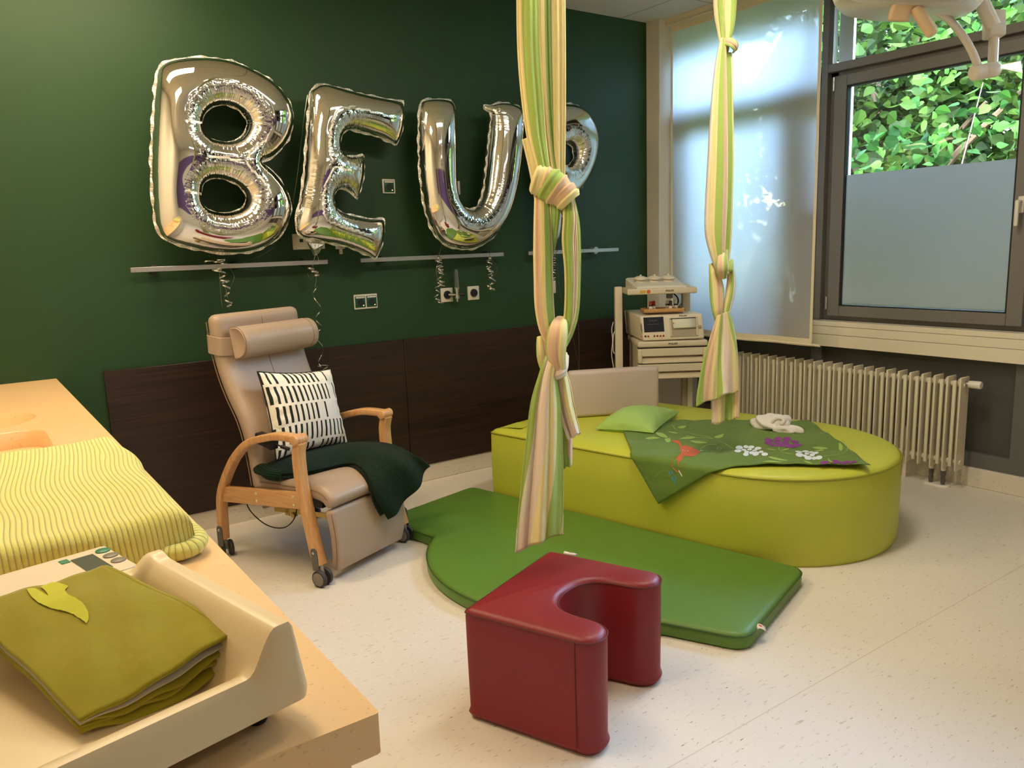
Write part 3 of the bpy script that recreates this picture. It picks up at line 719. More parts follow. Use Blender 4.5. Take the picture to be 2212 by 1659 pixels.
# ---- crumpled white cloth
def blob(c, ex, ey, ez, fn, nu=40, nv=28):
    def p(a, b):
        th = 2*PI*a; ph = PI*(b-.5); x, y, z = math.cos(th)*math.cos(ph), math.sin(th)*math.cos(ph), math.sin(ph)
        r, dx_, dy_, dz_ = fn(x, y, z); return c+ex*(x*r+dx_)+ey*(y*r+dy_)+ez*max(-.02, z*r+dz_)
    return grid(p, nu, nv)
wc = at_z(1676, 925, ZB+.02); exw = (at_z(1728, 934, ZB)-at_z(1636, 916, ZB)); exl = np.linalg.norm(exw); exw /= exl; eyw = np.cross(V(0, 0, 1), exw)
T = thing('crumpled_cloth', wc, 'small crumpled white cloth on the printed blanket', 'cloth')
wcs = wc+exw*(-.02)
v_, f_, u_ = blob(wcs, exw*.105, eyw*.075, V(0, 0, .05), lambda x, y, z: (1+.16*math.sin(3*x+4*y)+.12*math.sin(6*z+5*x), 0, 0, .28+.25*(1-x)*.5)); mk('fold', v_, f_, m_terry, T, angle=180)
v_, f_, u_ = blob(wc+exw*.075-eyw*.01, exw*.085, eyw*.055, V(0, 0, .026), lambda x, y, z: (1+.2*math.sin(4*x-3*y)+.12*math.sin(7*y), 0, 0, .2)); mk('fold', v_, f_, m_terry, T, angle=180)
g = G(); P = [wc+exw*x-eyw*(.02-.05*y)+V(0, 0, z) for x, y, z in ((-.01, 0, .0), (.0, .1, .035), (.025, .3, .062), (.055, .4, .066), (.068, .3, .05), (.055, .1, .03))]
g.add(*sweep(cr(P, 6), rrect(.075, .022, .01), eyw, 1.0)); g.mk('fold', m_terry, T, angle=180)
# ================================================================ RECLINER
CO = V(1.37, 3.746, 0); CFW = V(.39, -.921, 0); CFW /= np.linalg.norm(CFW); CRT = V(-CFW[1], CFW[0], 0); UZ = V(0, 0, 1)
def L(u, v, z): return CO+CRT*u+CFW*v+UZ*z
def LL(pts): return np.array([L(*p) for p in pts])
m_tan = leather('taupe_vinyl', (174, 152, 132), .36); m_tand = simple('taupe_seam', (132, 106, 82), .6)
m_gunm = simple('grey_bracket_metal', (104, 102, 100), .4, .5); m_hub = simple('grey_wheel_hub', (126, 116, 108), .5); m_tyre = simple('dark_grey_tyre', (52, 48, 48), .6); m_brass = simple('yellow_zinc_bar', (206, 176, 104), .35, .7); m_screw = simple('pale_screw_cap', (220, 206, 176), .4)
ch = thing('recliner_chair', CO, 'taupe vinyl recliner armchair with a bent beech frame on castors', 'armchair')
ARM = [(-.340, .095), (-.332, .252), (-.318, .335), (-.274, .42), (-.21, .51), (-.152, .568), (-.095, .610), (-.032, .636), (.03, .652), (.106, .668), (.18, .672), (.25, .670)]
LEG = [(.262, .655), (.246, .600), (.246, .53), (.252, .45), (.264, .38), (.284, .27), (.305, .17), (.326, .085)]
for s in (-1, 1):
    u = s*.295
    arm = G(); arm.add(*sweep(cr(LL([(u, a, b) for a, b in ARM]), 4), rrect(.052, .034, .008, 3), CRT, 1.0)); arm.mk('arm', m_beech, ch)
    lg = G(); P = cr(LL([(u, a, b) for a, b in LEG]), 4); lg.add(*sweep(P, rrect(.052, .048, .008, 3), CRT, np.stack([np.ones(len(P)), np.linspace(.9, 1.06, len(P))], 1))); lg.mk('front_leg', m_beech, ch)
    k = G(); k.cyl(L(u-.036, .254, .668), L(u+.036, .254, .668), .0235, 24, .003); k.mk('arm_end_knob', m_beech, ch)
    r = G(); r.add(*sweep(LL([(u-.004*s, -.325, .333), (u-.004*s, .262, .378)]), rrect(.080, .024, .004, 2), UZ, 1.0)); ro = r.mk('side_rail', m_rail, ch)
    for a, b in ((-.06, .372), (-.06, .335), (.195, .392), (.195, .352)): g = G(); g.cyl(L(u+s*.004, a, b), L(u+s*.0105, a, b), .007, 12, .002); g.mk('screw_cap', m_screw, ro)
    for (a, b, tilt, nm) in ((-.338, .105, 0, 'rear'), (.318, .105, .10, 'front')):
        g = G(); ax = UZ*math.cos(tilt)-CFW*math.sin(tilt); pl = resample(rpoly([(-.019, -.055), (.019, -.055), (.019, .05), (-.019, .05)], [.003, .003, .018, .018], 6), .004)
        base = L(u+s*.024, a+.004, b+.015); D = np.cross(ax, CRT)
        v = np.array([base+D*x+ax*z+CRT*(s*o) for o in (0, .005) for x, z in pl]); n = len(pl)
        g.add(v, [[j, (j+1) % n, n+(j+1) % n, n+j] for j in range(n)]+[list(range(n))[::-1], [n+j for j in range(n)]]); br = g.mk('castor_bracket', m_gunm, ch, angle=30)
        g = G(); q = base+ax*.03+CRT*s*.005; g.cyl(q, q+CRT*s*.004, .0075, 14, .002); g.mk('bolt', m_chrome, br)
CAS = [(-.282, -.345, 25, 'rl'), (-.320, .362, -4, 'fl'), (.285, .345, -8, 'fr'), (.325, -.36, 10, 'rr')]
for u, v, yaw, _ in CAS:
    fo = G(); sgn = -1 if u < 0 else 1; st_u = sgn*.297; st_v = -.335 if v < 0 else .325
    stem = L(st_u, st_v, .085); c = L(u, v, .040); aw = CRT*math.cos(math.radians(yaw))+CFW*math.sin(math.radians(yaw))
    fo.cyl(stem+UZ*.015, stem-UZ*.012, .009, 12); fo.add(*sweep(cr([stem-UZ*.004, (stem+c)/2+UZ*.012, c], 5), rrect(.022, .034, .009, 3), aw, [1, 1, 1, 1, 1, 1, .95, .9, .85, .8, .7]))
    f = fo.mk('castor', m_hub, ch)
    w = G()
    for s in (-1, 1):
        w.cur = 0; w.lathe(c+aw*(s*.012), aw*s, [(-.0, .030), (.0, .038), (.003, .040), (.013, .040), (.018, .036), (.018, .031)], 28)
        w.cur = 1; w.cyl(c+aw*(s*.0295), aw*(s*.0318)+c, .0305, 28, .001)
    w.mk('wheels', None, f, mats=[m_tyre, m_hub])
# upholstery
BK = [(-.085, .40), (-.100, .52), (-.122, .64), (-.155, .73), (-.195, .80), (-.235, .88), (-.268, .97), (-.292, 1.08), (-.300, 1.185)]
P = cr(LL([(-.012, a, b) for a, b in BK]), 4); sec = rrect(.535, .078, .034, 5)
g = G(); g.add(*padsweep(P, sec, CRT, .032)); bko = g.mk('backrest', m_tan, ch, angle=70)
T, S_, N_ = frames(P, CRT); fr_ = -N_ if (N_[0]@CFW) < 0 else N_
g = G(); g.tube(P[2:]+fr_[2:]*.0388+CRT*.01, .0022, 5); g.mk('centre_seam', m_tand, bko)
for s in (-1, 1):
    g = G(); g.tube(P+fr_*(-.03)+CRT*s*.2672, .003, 5); g.mk('side_seam', m_tand, bko)
hp = L(0, -.225, 1.075); hn = CFW*.985+UZ*.17; ht = np.cross(CRT, hn); ht *= np.sign(ht[2])
a = np.linspace(0, PI, 17); D = [(-.075, 0)]+[(-.078*math.cos(t), .012+.088*math.sin(t)**.75) for t in a]+[(.075, 0)]
D = resample(rpoly(np.array(D), [.006]+[0]*17+[.006], 3), .008)
Dv = np.stack([D[:, 0], D[:, 1]], 1)
def hb(u, k): return [hp+CRT*u+ht*(x*k[0])+hn*(.004+(y-.04)*k[1]+.04) for x, y in Dv]
us = [(-.222, (.80, .80)), (-.229, (.95, .95)), (-.226, (1, 1))]
rows = [hb(-.226, (.78, .78)), hb(-.232, (.92, .92)), hb(-.228, (1, 1))]+[hb(x, (1, 1)) for x in np.linspace(-.2, .21, 12)]+[hb(.236, (1, 1)), hb(.246, (.95, .95)), hb(.248, (.8, .8))]
m_ = len(Dv); v = np.concatenate([np.array(r) for r in rows]); f = [[i*m_+j, i*m_+(j+1) % m_, (i+1)*m_+(j+1) % m_, (i+1)*m_+j] for i in range(len(rows)-1) for j in range(m_)]+[list(range(m_))[::-1], [(len(rows)-1)*m_+j for j in range(m_)]]
f = [q[::-1] for q in f]
hd = mk('headrest', v, f, m_tan, ch, angle=60)
g = G(); g.tube(np.vstack([rows[2], rows[2][:1]]), .002, 5, False); g.mk('piping', m_tand, hd); g = G(); g.tube(np.vstack([rows[-4], rows[-4][:1]]), .002, 5, False); g.mk('piping', m_tand, hd)
g = G(); q = [L(-.222, -.225, 1.062), L(-.255, -.236, 1.064), L(-.279, -.247, 1.066), L(-.286, -.285, 1.072), L(-.281, -.328, 1.080), L(-.2, -.336, 1.083), L(.2, -.336, 1.083), L(.262, -.324, 1.08), L(.268, -.285, 1.07), L(.258, -.240, 1.062), L(.22, -.23, 1.06)]
g.add(*sweep(cr(q, 4), rrect(.088, .005, .002, 1), UZ, 1.0)); g.mk('strap', m_tan, hd)
SE = [(-.10, .408), (.05, .412), (.2, .416), (.29, .414), (.345, .402), (.375, .378)]
g = G(); g.add(*padsweep(cr(LL([(-.005, a, b) for a, b in SE]), 5), rrect(.53, .078, .034, 5), CRT, .025)); so_ = g.mk('seat', m_tan, ch, angle=70)
g = G(); g.tube(cr(LL([(-.271, a, b+.012) for a, b in SE]), 4), .0022, 5); g.mk('seam', m_tand, so_)
FR = [(.372, .325), (.384, .25), (.388, .18), (.384, .11), (.372, .062)]
P = cr(LL([(-.02, a, b) for a, b in FR]), 5); g = G(); g.add(*padsweep(P, rrect(.485, .052, .02, 4), CRT, .014, np.stack([np.linspace(1.02, .97, len(P)), np.ones(len(P))], 1))); fo_ = g.mk('footrest', m_tan, ch, angle=70)
g = G(); g.tube(P+CRT*(-.2440)+CFW*.017, .0022, 5); g.mk('seam', m_tand, fo_)
# mechanism
g = G(); g.box(L(0, .08, .343), (.42, .40, .045), (CRT, CFW, UZ)); un = g.mk('under_frame', m_blackp, ch)
g = G()
for u in (-.13, .15):
    g.box(L(u, .12, .245), (.005, .52, .024), (CRT, CFW+UZ*.06, UZ)); g.box(L(u, -.05, .27), (.005, .03, .12), (CRT, CFW, UZ)); g.cyl(L(u-.016, .0, .222), L(u+.01, .0, .222), .013, 16, .002)
    g.cyl(L(u-.005, .33, .258), L(u+.005, .33, .258), .006, 10)
g.mk('lever_bars', m_brass, un)
g = G(); g.box(L(-.12, -.19, .255), (.035, .10, .05), (CRT, CFW*.9+UZ*.35, UZ*.9-CFW*.35), .01); g.mk('motor', m_hub, un)
g = G(); g.tube(cr(LL([(-.22, -.25, .33), (-.22, -.22, .24), (-.2, -.13, .17), (-.18, -.03, .165), (-.17, .04, .22), (-.16, .06, .30)]), 6), .003, 6)
g.tube(cr(LL([(-.27, -.28, .36), (-.275, -.29, .43), (-.272, -.24, .5), (-.268, -.18, .56), (-.262, -.1, .605)]), 6), .0025, 6); g.mk('cable', m_blackp, un)
g = G(); g.box(L(-.262, .0, .628), (.045, .115, .05), (CRT, CFW*.97-UZ*.24, UZ*.97+CFW*.24), .004); cb = g.mk('control_box', m_blackp, ch)
g = G(); g.cyl(L(-.255, .05, .617), L(-.245, .082, .603), .004, 8); g.cyl(L(-.247, .076, .605), L(-.232, .118, .592), .009, 12, .003); g.mk('release_lever', m_blackp, cb)

# ---- ribbed dark blanket on the seat
t = NT('dark_green_knit'); c = s2l((16, 42, 27)); t.set(Roughness=.95, Sheen_Weight=.06); t.b.inputs['Specular IOR Level'].default_value = .15
uvn = t.node('UVMap'); sp_ = t.node('SeparateXYZ'); t.link(uvn.outputs[0], sp_.inputs[0])
rb_ = t.math('ABSOLUTE', t.math('SINE', t.math('MULTIPLY', sp_.outputs[1], 46*PI)))
vv = t.coords(); nn_ = t.noise(vv, 180, 2)
t.link(t.mix(t.math('MULTIPLY', rb_, t.math('ADD', nn_, .3)), tuple(x*.45 for x in c), tuple(x*1.25 for x in c)), t.b.inputs['Base Color'])
nb = t.bump(rb_, .8, .004); b2 = t.node('Bump'); b2.inputs['Strength'].default_value = .5; b2.inputs['Distance'].default_value = .003; t.link(nn_, b2.inputs['Height']); t.link(nb, b2.inputs['Normal']); t.link(b2.outputs[0], t.b.inputs['Normal']); m_knit = t.m
ctl = [[(-.255, -.07, .47), (-.275, .0, .487), (-.285, .04, .468)],
       [(-.235, -.068, .498), (-.235, .03, .512), (-.265, .10, .480)],
       [(-.089, .0, .525), (-.14, .085, .525), (-.185, .165, .475)],
       [(.144, .056, .528), (.09, .15, .530), (.015, .232, .474)],
       [(.235, .18, .528), (.13, .28, .528), (-.012, .36, .468)],
       [(.262, .33, .520), (.135, .405, .488), (-.03, .432, .40)],
       [(.27, .45, .478), (.15, .468, .425), (-.015, .448, .31)],
       [(.335, .495, .405), (.19, .49, .30), (.035, .462, .215)]]
def patch_surface(ctl, nu, nv):
    C_ = np.array(ctl, float); A_ = np.array([cr(r, nv, False) for r in C_])
    idx = np.linspace(0, A_.shape[1]-1, nv*2+1).astype(int); A_ = A_[:, idx]
    B_ = np.array([cr(A_[:, j], nu, False) for j in range(A_.shape[1])])
    return B_.transpose(1, 0, 2)
B_ = patch_surface(ctl, 10, 12); nu_, nv_ = B_.shape[:2]
for i in range(nu_):
    for j in range(nv_):
        a, b = i/(nu_-1), j/(nv_-1); w_ = max(0, a-.6)*.06
        B_[i, j] += V(0, w_*math.sin(b*13+a*3)*.6, .003*math.sin(9*a+7*b)*math.sin(5*b-11*a))
vw = [L(*B_[i, j]) for i in range(nu_) for j in range(nv_)]; uvw = [(i/(nu_-1), j/(nv_-1)) for i in range(nu_) for j in range(nv_)]
fw = [[i*nv_+j, i*nv_+j+1, (i+1)*nv_+j+1, (i+1)*nv_+j] for i in range(nu_-1) for j in range(nv_-1)]
n0 = np.cross(np.array(vw[fw[40][1]])-vw[fw[40][0]], np.array(vw[fw[40][2]])-vw[fw[40][0]])
if n0[2] < 0: fw = [q[::-1] for q in fw]
kb = mk('knitted_blanket', vw, fw, m_knit, uv=uvw, base=L(0, .15, .46), solid=.016, angle=180)
props(kb, 'dark green ribbed knitted blanket folded over the recliner seat', 'blanket')
Bu = B_[:int(nu_*.93)].copy(); Bu[:, :, 2] -= .020; Bu[:, :, 0] -= .005; Bu[:, :, 1] -= np.linspace(0, .018, Bu.shape[0])[:, None]
k_ = Bu.shape[0]; vw = [L(*Bu[i, j]) for i in range(k_) for j in range(nv_)]; fu = [q for q in fw if max(q) < k_*nv_]
mk('under_fold', vw, fu, m_knit, kb, uv=uvw[:k_*nv_], solid=.012, angle=180)
q = [L(*p) for p in ((-.250, -.075, .478), (-.268, -.02, .482), (-.282, .035, .474), (-.27, .075, .470))]
g = G(); v_, f_, u_ = padsweep(cr(q, 5), circ(14, .036, .028), CRT, .015); u_ = np.array(u_)[:, ::-1]; 
g.add(v_, f_, np.stack([np.zeros(len(v_)), np.tile(np.arange(14)/14*.35, len(v_)//14)], 1)); g.mk('fold_roll', m_knit, kb, angle=180)

# ---- patterned cushion leaning on the backrest
t = NT('dash_print_cotton'); t.set(Roughness=.85)
uvn = t.node('UVMap'); sp_ = t.node('SeparateXYZ'); t.link(uvn.outputs[0], sp_.inputs[0])
rv = t.math('ADD', t.math('MULTIPLY', sp_.outputs[1], 4.15), .55); row = t.math('FLOOR', rv); fv = t.math('FRACT', rv)
cu_ = t.math('ADD', t.math('MULTIPLY', sp_.outputs[0], 14.5), t.math('MULTIPLY', row, .37)); ci = t.math('FLOOR', cu_); fu_ = t.math('FRACT', cu_)
wn = t.node('TexWhiteNoise', noise_dimensions='2D'); cb_ = t.node('CombineXYZ'); t.link(ci, cb_.inputs[0]); t.link(row, cb_.inputs[1]); t.link(cb_.outputs[0], wn.inputs['Vector'])
wd = t.math('ADD', t.math('MULTIPLY', t.math('GREATER_THAN', wn.outputs['Value'], .14), .15), t.math('MULTIPLY', wn.outputs['Value'], .07))
on = t.math('LESS_THAN', t.math('ABSOLUTE', t.math('SUBTRACT', fu_, .5)), wd); on = t.math('MULTIPLY', on, t.math('LESS_THAN', t.math('ABSOLUTE', t.math('SUBTRACT', fv, .5)), .435))
t.link(t.mix(on, s2l((240, 236, 226)), s2l((22, 30, 24))), t.b.inputs['Base Color'])
vv = t.coords(); b1 = t.bump(t.noise(vv, 26, 3, .5, .6), .30, .02); m_dash = t.m
PP = L(.03, -.005, .70); PN = CFW*.955+UZ*.25-CRT*.08; PN /= np.linalg.norm(PN)
c01, c11, c10, c00 = [at_pl(x, y, PP, PN) for x, y in ((556, 803), (714, 797), (752, 957), (596, 994))]
ps = thing('patterned_cushion', (c00+c11)/2, 'white square cushion with black dashes on the recliner', 'cushion')
_, E_ = pillow(c00, c10, c11, c01, .085, PN, mat=m_dash, parent=ps, pinch=.075, seed=9, wr=.005)
g = G(); g.tube(E_, .004, 6, False); g.mk('piping', simple('black_piping', (22, 28, 24), .8), ps)
# ================================================================ COUNTER, MAT, BABY SCALE
t = NT('beige_solid_surface'); t.set(Roughness=.38)
v = t.coords(); n1 = t.noise(v, 90, 2, .5); k1 = t.ramp(n1, [(.66, (0, 0, 0)), (.70, (1, 1, 1))]); n2 = t.noise(v, 6, 3)
t.link(t.mix(t.math('MULTIPLY', k1, .45), t.mix(n2, s2l((226, 188, 136)), s2l((232, 194, 142))), s2l((176, 138, 96))), t.b.inputs['Base Color']); m_ss = t.m
ZT, CX0, CX1, CY0, CY1 = .93, XL+.003, .371, .842, YW-.002
ct = thing('worktop', (-.1, 2.6, ZT), 'beige speckled solid-surface worktop with two moulded basins along the left', 'worktop')
out = np.array([(CX0, CY0), (CX1-.005, CY0), (CX1-.0015, CY0+.0015), (CX1, CY0+.005), (CX1, CY1), (CX0, CY1)])
ov = np.array([(-.085+.29*math.cos(a), 3.40+.215*math.sin(a)) for a in np.linspace(0, 2*PI, 49)[:-1]])
bs = rpoly([(-.30, 2.45), (.205, 2.45), (.205, 3.135), (-.30, 3.135)], .07, 6); bs = resample(bs, .03)
def sheet(outer, holes, z):
    pts = [Vector(p) for p in outer]; edges = [(i, (i+1) % len(outer)) for i in range(len(outer))]
    for h in holes: b = len(pts); pts += [Vector(p) for p in h]; edges += [(b+i, b+(i+1) % len(h)) for i in range(len(h))]
    co, _, fc, *_ = delaunay_2d_cdt(pts, edges, [], 0, 1e-6)
    co = np.array([c[:] for c in co]); cen = np.array([co[list(f)].mean(0) for f in fc])
    ok = inpoly(cen, outer)
    for h in holes: ok &= ~inpoly(cen, h)
    F = []
    for f, k in zip(fc, ok):
        if k: f = list(f); a = co[f]; F.append(f if np.cross(a[1]-a[0], a[2]-a[0]) > 0 else f[::-1])
    return np.concatenate([co, np.full((len(co), 1), z)], 1), F
g = G(); g.add(*sheet(out, [ov, bs], ZT))
v_, f_ = loft(out, [(.003, ZT-.058), (0, ZT-.055), (0, ZT-.003), (.0, ZT)], top=False); g.add(v_, f_); g.mk('slab', m_ss, ct, angle=30)
v_, f_ = loft(ov, [(0, ZT), (.004, ZT-.004), (.03, ZT-.05), (.07, ZT-.10), (.13, ZT-.125)], bottom=False); mk('basin', v_, f_, m_ss, ct)
v_, f_ = loft(bs, [(0, ZT), (.004, ZT-.004), (.012, ZT-.06), (.03, ZT-.15), (.06, ZT-.17)], bottom=False); mk('basin', v_, f_, m_ss, ct)
m_cab = simple('cream_cabinet', (216, 200, 178), .5)
cb = thing('base_cabinet', (0, 2.6, 0), 'cream base cabinet carrying the beige worktop', 'cabinet')
g = G(); g.box2(V(CX0, .878, .08), V(.318, CY1-.02, ZT-.06), .002, 1); g.mk('body', m_cab, cb)
g = G(); g.box2(V(CX0, .93, 0), V(.27, CY1-.05, .08)); g.mk('plinth', m_gunm, cb)
for i in range(6):
    y0 = .90+i*.58; g = G(); g.box2(V(.318, y0, .09), V(.336, y0+.574, ZT-.065), .002, 1); d = g.mk('door', m_cab, cb)
    g = G(); g.tube(cr([V(.336, y0+.05, .74), V(.356, y0+.05, .745), V(.356, y0+.05, .80), V(.336, y0+.05, .805)], 4), .005, 8); g.mk('handle', m_chrome, d)
g = G(); g.box2(V(CX0, .858, .09), V(.336, .878, ZT-.058), .002, 1); g.mk('end_panel', m_cab, cb)

# ---- changing mat under a ribbed towel
t = NT('lime_ribbed_towel'); c = s2l((222, 216, 122)); t.set(Roughness=.95, Sheen_Weight=.4); t.b.inputs['Specular IOR Level'].default_value = .1
uvn = t.node('UVMap'); sp_ = t.node('SeparateXYZ'); t.link(uvn.outputs[0], sp_.inputs[0])
vv = t.coords(); rr = t.math('ABSOLUTE', t.math('SINE', t.math('MULTIPLY', sp_.outputs[0], PI/.0095)))
fz = t.noise(vv, 420, 2); rr2 = t.math('POWER', rr, .22)
t.link(t.mix(rr2, tuple(x*.62 for x in c), t.mix(fz, tuple(x*.93 for x in c), tuple(min(1, x*1.06) for x in c))), t.b.inputs['Base Color'])
nb = t.bump(rr2, .9, .004); b2 = t.node('Bump'); b2.inputs['Strength'].default_value = .5; b2.inputs['Distance'].default_value = .002; t.link(fz, b2.inputs['Height']); t.link(nb, b2.inputs['Normal']); t.link(b2.outputs[0], t.b.inputs['Normal']); m_towel = t.m
cmt = thing('changing_mat', (-.05, 1.95, ZT), 'changing mat covered with a lime ribbed towel on the worktop', 'changing mat')
tx0, tx1, ty0, ty1, tz = -.52, .325, 1.545, 2.385, 1.020
def tow(a, b):          # a across (left..right, wraps down the right side), b from front (wraps down) to back
    wsum = (tx1-tx0)+.10; x = a*wsum; wl = tx1-tx0-.03
    hz = tz-.012*math.sin(b*PI)*(1-abs(2*a-1)**2)*.0
    sag = -.014*math.exp(-(((a-.55)/.3)**2+((b-.55)/.3)**2))+.008*math.exp(-(((a-.87)/.08)**2))*(.4+.6*b)
    def side(s, r=.03):  # rounding: returns (outward, down)
        if s <= 0: return s, 0
        if s < r*PI/2: return r*math.sin(s/r), r*(1-math.cos(s/r))
        return r+.16*(s-r*PI/2)*0+(s-r*PI/2)*.12, r+(s-r*PI/2)*.99
    ox, dzx = side(x-wl)
    lb = ty1-ty0; y = b*(lb+.2)-.10
    if y < .03: oy, dzy = side(.03-y); yy = .03-oy
    elif y > lb-.03: oy, dzy = side(y-(lb-.03)); yy = lb-.03+oy
    else: yy, dzy = y, 0
    X = tx0+min(x, wl)+(ox if x > wl else 0)
    dz = max(dzx, dzy)+.35*min(dzx, dzy)
    wob = .006*math.sin(yy*9+a*3)+.004*math.sin(yy*17-2)
    z = max(ZT+.002, tz+sag-dz+.003*math.sin(14*a+6*b))
    return V(X+wob*(1 if x > wl-.05 else .6), ty0+yy+.005*math.sin(a*22)*(1 if dzy > .02 else .2), z)
def twarp(a, b): return a*.95+.018*math.sin(b*5.2)+.009*math.sin(b*11+1)
nu_, nv_ = 110, 90; v_, f_, u_ = grid(tow, nu_, nv_); u_ = [(twarp(a, b), b) for a, b in u_]
mk('towel', v_, f_, m_towel, cmt, uv=u_, angle=180)
g = G(); q = [V(.322, 1.62, ZT+.038), V(.331, 1.58, ZT+.030), V(.330, 1.553, ZT+.024), V(.315, 1.535, ZT+.020), V(.292, 1.532, ZT+.018), V(.270, 1.540, ZT+.017)]
v_, f_, u_ = padsweep(cr(q, 6), circ(16, .016, .020), UZ, .010); g.add(v_, f_, np.array(u_)[:, ::-1]*V(1, .16)); g.mk('tucked_corner', m_towel, cmt, angle=180)
g = G(); g.box2(V(tx0+.02, ty0+.05, ZT), V(tx1-.03, ty1-.05, tz-.035), .03, 3); g.mk('pad', m_whitep, cmt)

# ---- baby scale
m_sc = simple('cream_scale_plastic', (226, 206, 168), .32); m_sc2 = simple('light_scale_panel', (230, 212, 184), .35); m_lcd = simple('grey_display', (92, 94, 84), .2); m_btn = simple('grey_button', (124, 118, 102), .45); m_btg = simple('green_button', (32, 120, 82), .45)
SA, SB = V(.977, .213, 0), V(-.213, .977, 0)
S0 = V(.283, .893, 0)                               # front right corner of the tray, plan
def Q(a, b, z): return S0+SA*a+SB*b+V(0, 0, ZT+z)
sc = thing('baby_scale', Q(-.15, .2, 0), 'cream baby scale with a moulded tray on the near end of the worktop', 'scale')
TW, TD = .365, .352
nx, ny = 74, 60
def sm(x): x = min(max(x, 0), 1); return x*x*(3-2*x)
def hin(a, b):
    """tray surface height at a (0 right edge .. TW), b (0 front lip .. TD back lip)"""
    e = a; l = TW-a; k = TD-b
    he = .084*(1-sm((e-.016)/.062)); hl = .084*(1-sm((l-.016)/.05))
    hf = .034*(1-sm((b-.014)/.035)); hk = .070*(1-sm((k-.012)/.045))
    m = (max(he, 0)**5+max(hl, 0)**5+hf**5+hk**5)**.2
    if b < .016: m = max(hf, min(m, .034+(m-.034)*1.0))
    return .046+m
v_, f_, u_ = grid(lambda x, y: Q(-x*TW, y*TD, hin(x*TW, y*TD)), nx, ny)
g = G(); 
nrm_flip = [q[::-1] for q in f_]
g.add(v_, nrm_flip)
def wall(pts_top, out, zb=.032):
    n = len(pts_top); v = []
    for p in pts_top:
        v += [p, p+out*.004-V(0, 0, .006), V(p[0], p[1], ZT+zb+.012)+out*.016, V(p[0], p[1], ZT+zb)+out*.014]
    g.add(v, [[4*i+k, 4*(i+1)+k, 4*(i+1)+k+1, 4*i+k+1] for i in range(n-1) for k in range(3)])
wall([Q(-x/73*TW, 0, hin(x/73*TW, 0)) for x in range(74)], -SB)
wall([Q(0, y/59*TD, hin(0, y/59*TD)) for y in range(60)], SA)
wall([Q(-TW, y/59*TD, hin(TW, y/59*TD)) for y in range(60)], -SA)
wall([Q(-x/73*TW, TD, hin(x/73*TW, TD)) for x in range(74)], SB)
for (a, b, o1, o2) in ((0, 0, SA, -SB), (-TW, 0, -SA, -SB), (0, TD, SA, SB), (-TW, TD, -SA, SB)):
    p = Q(a, b, hin(-a, b)); vs = []
    for th in np.linspace(0, PI/2, 6):
        o = o1*math.cos(th)+o2*math.sin(th); vs += [p, p+o*.004-V(0, 0, .006), V(p[0], p[1], ZT+.044)+o*.016, V(p[0], p[1], ZT+.032)+o*.014]
    g.add(vs, [[4*i+k, 4*(i+1)+k, 4*(i+1)+k+1, 4*i+k+1] for i in range(5) for k in range(3)])
tr_ = g.mk('tray', m_sc, sc, angle=180)
g = G(); g.box(Q(-TW/2, TD*.56, .026), (TW+.008, TD*1.05, .026), (SA, SB, UZ), .006); g.mk('base', m_sc, sc)
for a, b in ((-.034, .035), (-TW+.034, .035), (-.034, TD-.03), (-TW+.034, TD-.03)):
    g = G(); g.cyl(Q(a, b, .0), Q(a, b, .016), .0125, 16, .003); g.mk('foot', m_blackp, sc)
# display console behind the tray
g = G(); g.box(Q(-.19, .463, .060), (.365, .175, .080), (SA, SB, UZ), .010, 3); co = g.mk('console', m_sc, sc)
g = G(); g.box(Q(-.19, .47, .1005), (.352, .13, .003), (SA, SB, UZ), .001, 1); pn = g.mk('panel', m_sc2, co)
g = G(); g.box(Q(-.058, .470, .1020), (.034, .082, .002), (SA, SB, UZ), .0008, 1); g.mk('display', m_lcd, co)
for i, (b, m) in enumerate(((.512, m_btg), (.480, m_btn), (.449, m_btn))):
    g = G(); g.lathe(Q(-.0255, b, .102), UZ, [(0, .0112), (.0012, .0112), (.0018, .0104)], 24); g.v = [list(Q(-.0255, b, 0)[:3]*V(1, 1, 0)+(np.array(q)-Q(-.0255, b, 0)*V(1, 1, 0))*V(1, 1, 1)) for q in g.v]; g.mk('button', m, co)
g = G(); g.box(Q(-.083, .512, .1022), (.013, .018, .0016), (SA, SB, UZ), .0004, 1); g.mk('model_badge', m_btg, co)
# ---- folded olive cloth in the tray
m_olive = cloth('olive_cotton', (150, 142, 36), .85, 900, .12, (6, .3, .02)); m_oliveb = m_olive; m_grey = simple('grey_lining_edge', (176, 172, 160), .8); m_llime = simple('lime_leaf_print', (190, 190, 44), .8)
zc_ = ZT+.082
corners = [at_z(172, 1558, .997), at_z(506, 1360, 1.036), at_z(220, 1222, 1.062), at_z(-75, 1312, 1.052)]     # near, right, back, left
fcl = thing('folded_cloth', at_z(230, 1390, ZT+.05), 'folded olive green cloth with a lime leaf lying in the baby scale', 'cloth')
def fc(a, b, dz=0):
    # a: 0 near-left edge .. 1 (along the open folded edge towards the right), b: 0 open edge .. 1 back
    p = corners[0]*(1-a)*(1-b)+corners[1]*a*(1-b)+corners[2]*a*b+corners[3]*(1-a)*b
    open_ = -.010*math.sin(a*PI)*(1-b)
    p = p+SB*open_
    p = p+V(0, 0, dz+.007*math.sin(a*PI)*math.sin(b*PI)+.0025*math.sin(7*a+3*b)*math.sin(6*b-2*a)+.0012*math.sin(19*a-13*b))
    return p
v_, f_, u_ = grid(fc, 50, 44); f_ = [q for q in f_]
n0 = np.cross(np.array(v_[f_[0][1]])-v_[f_[0][0]], np.array(v_[f_[0][2]])-v_[f_[0][0]])
mk('top_layer', v_, f_ if n0[2] > 0 else [q[::-1] for q in f_], m_olive, fcl, solid=.003, angle=180)
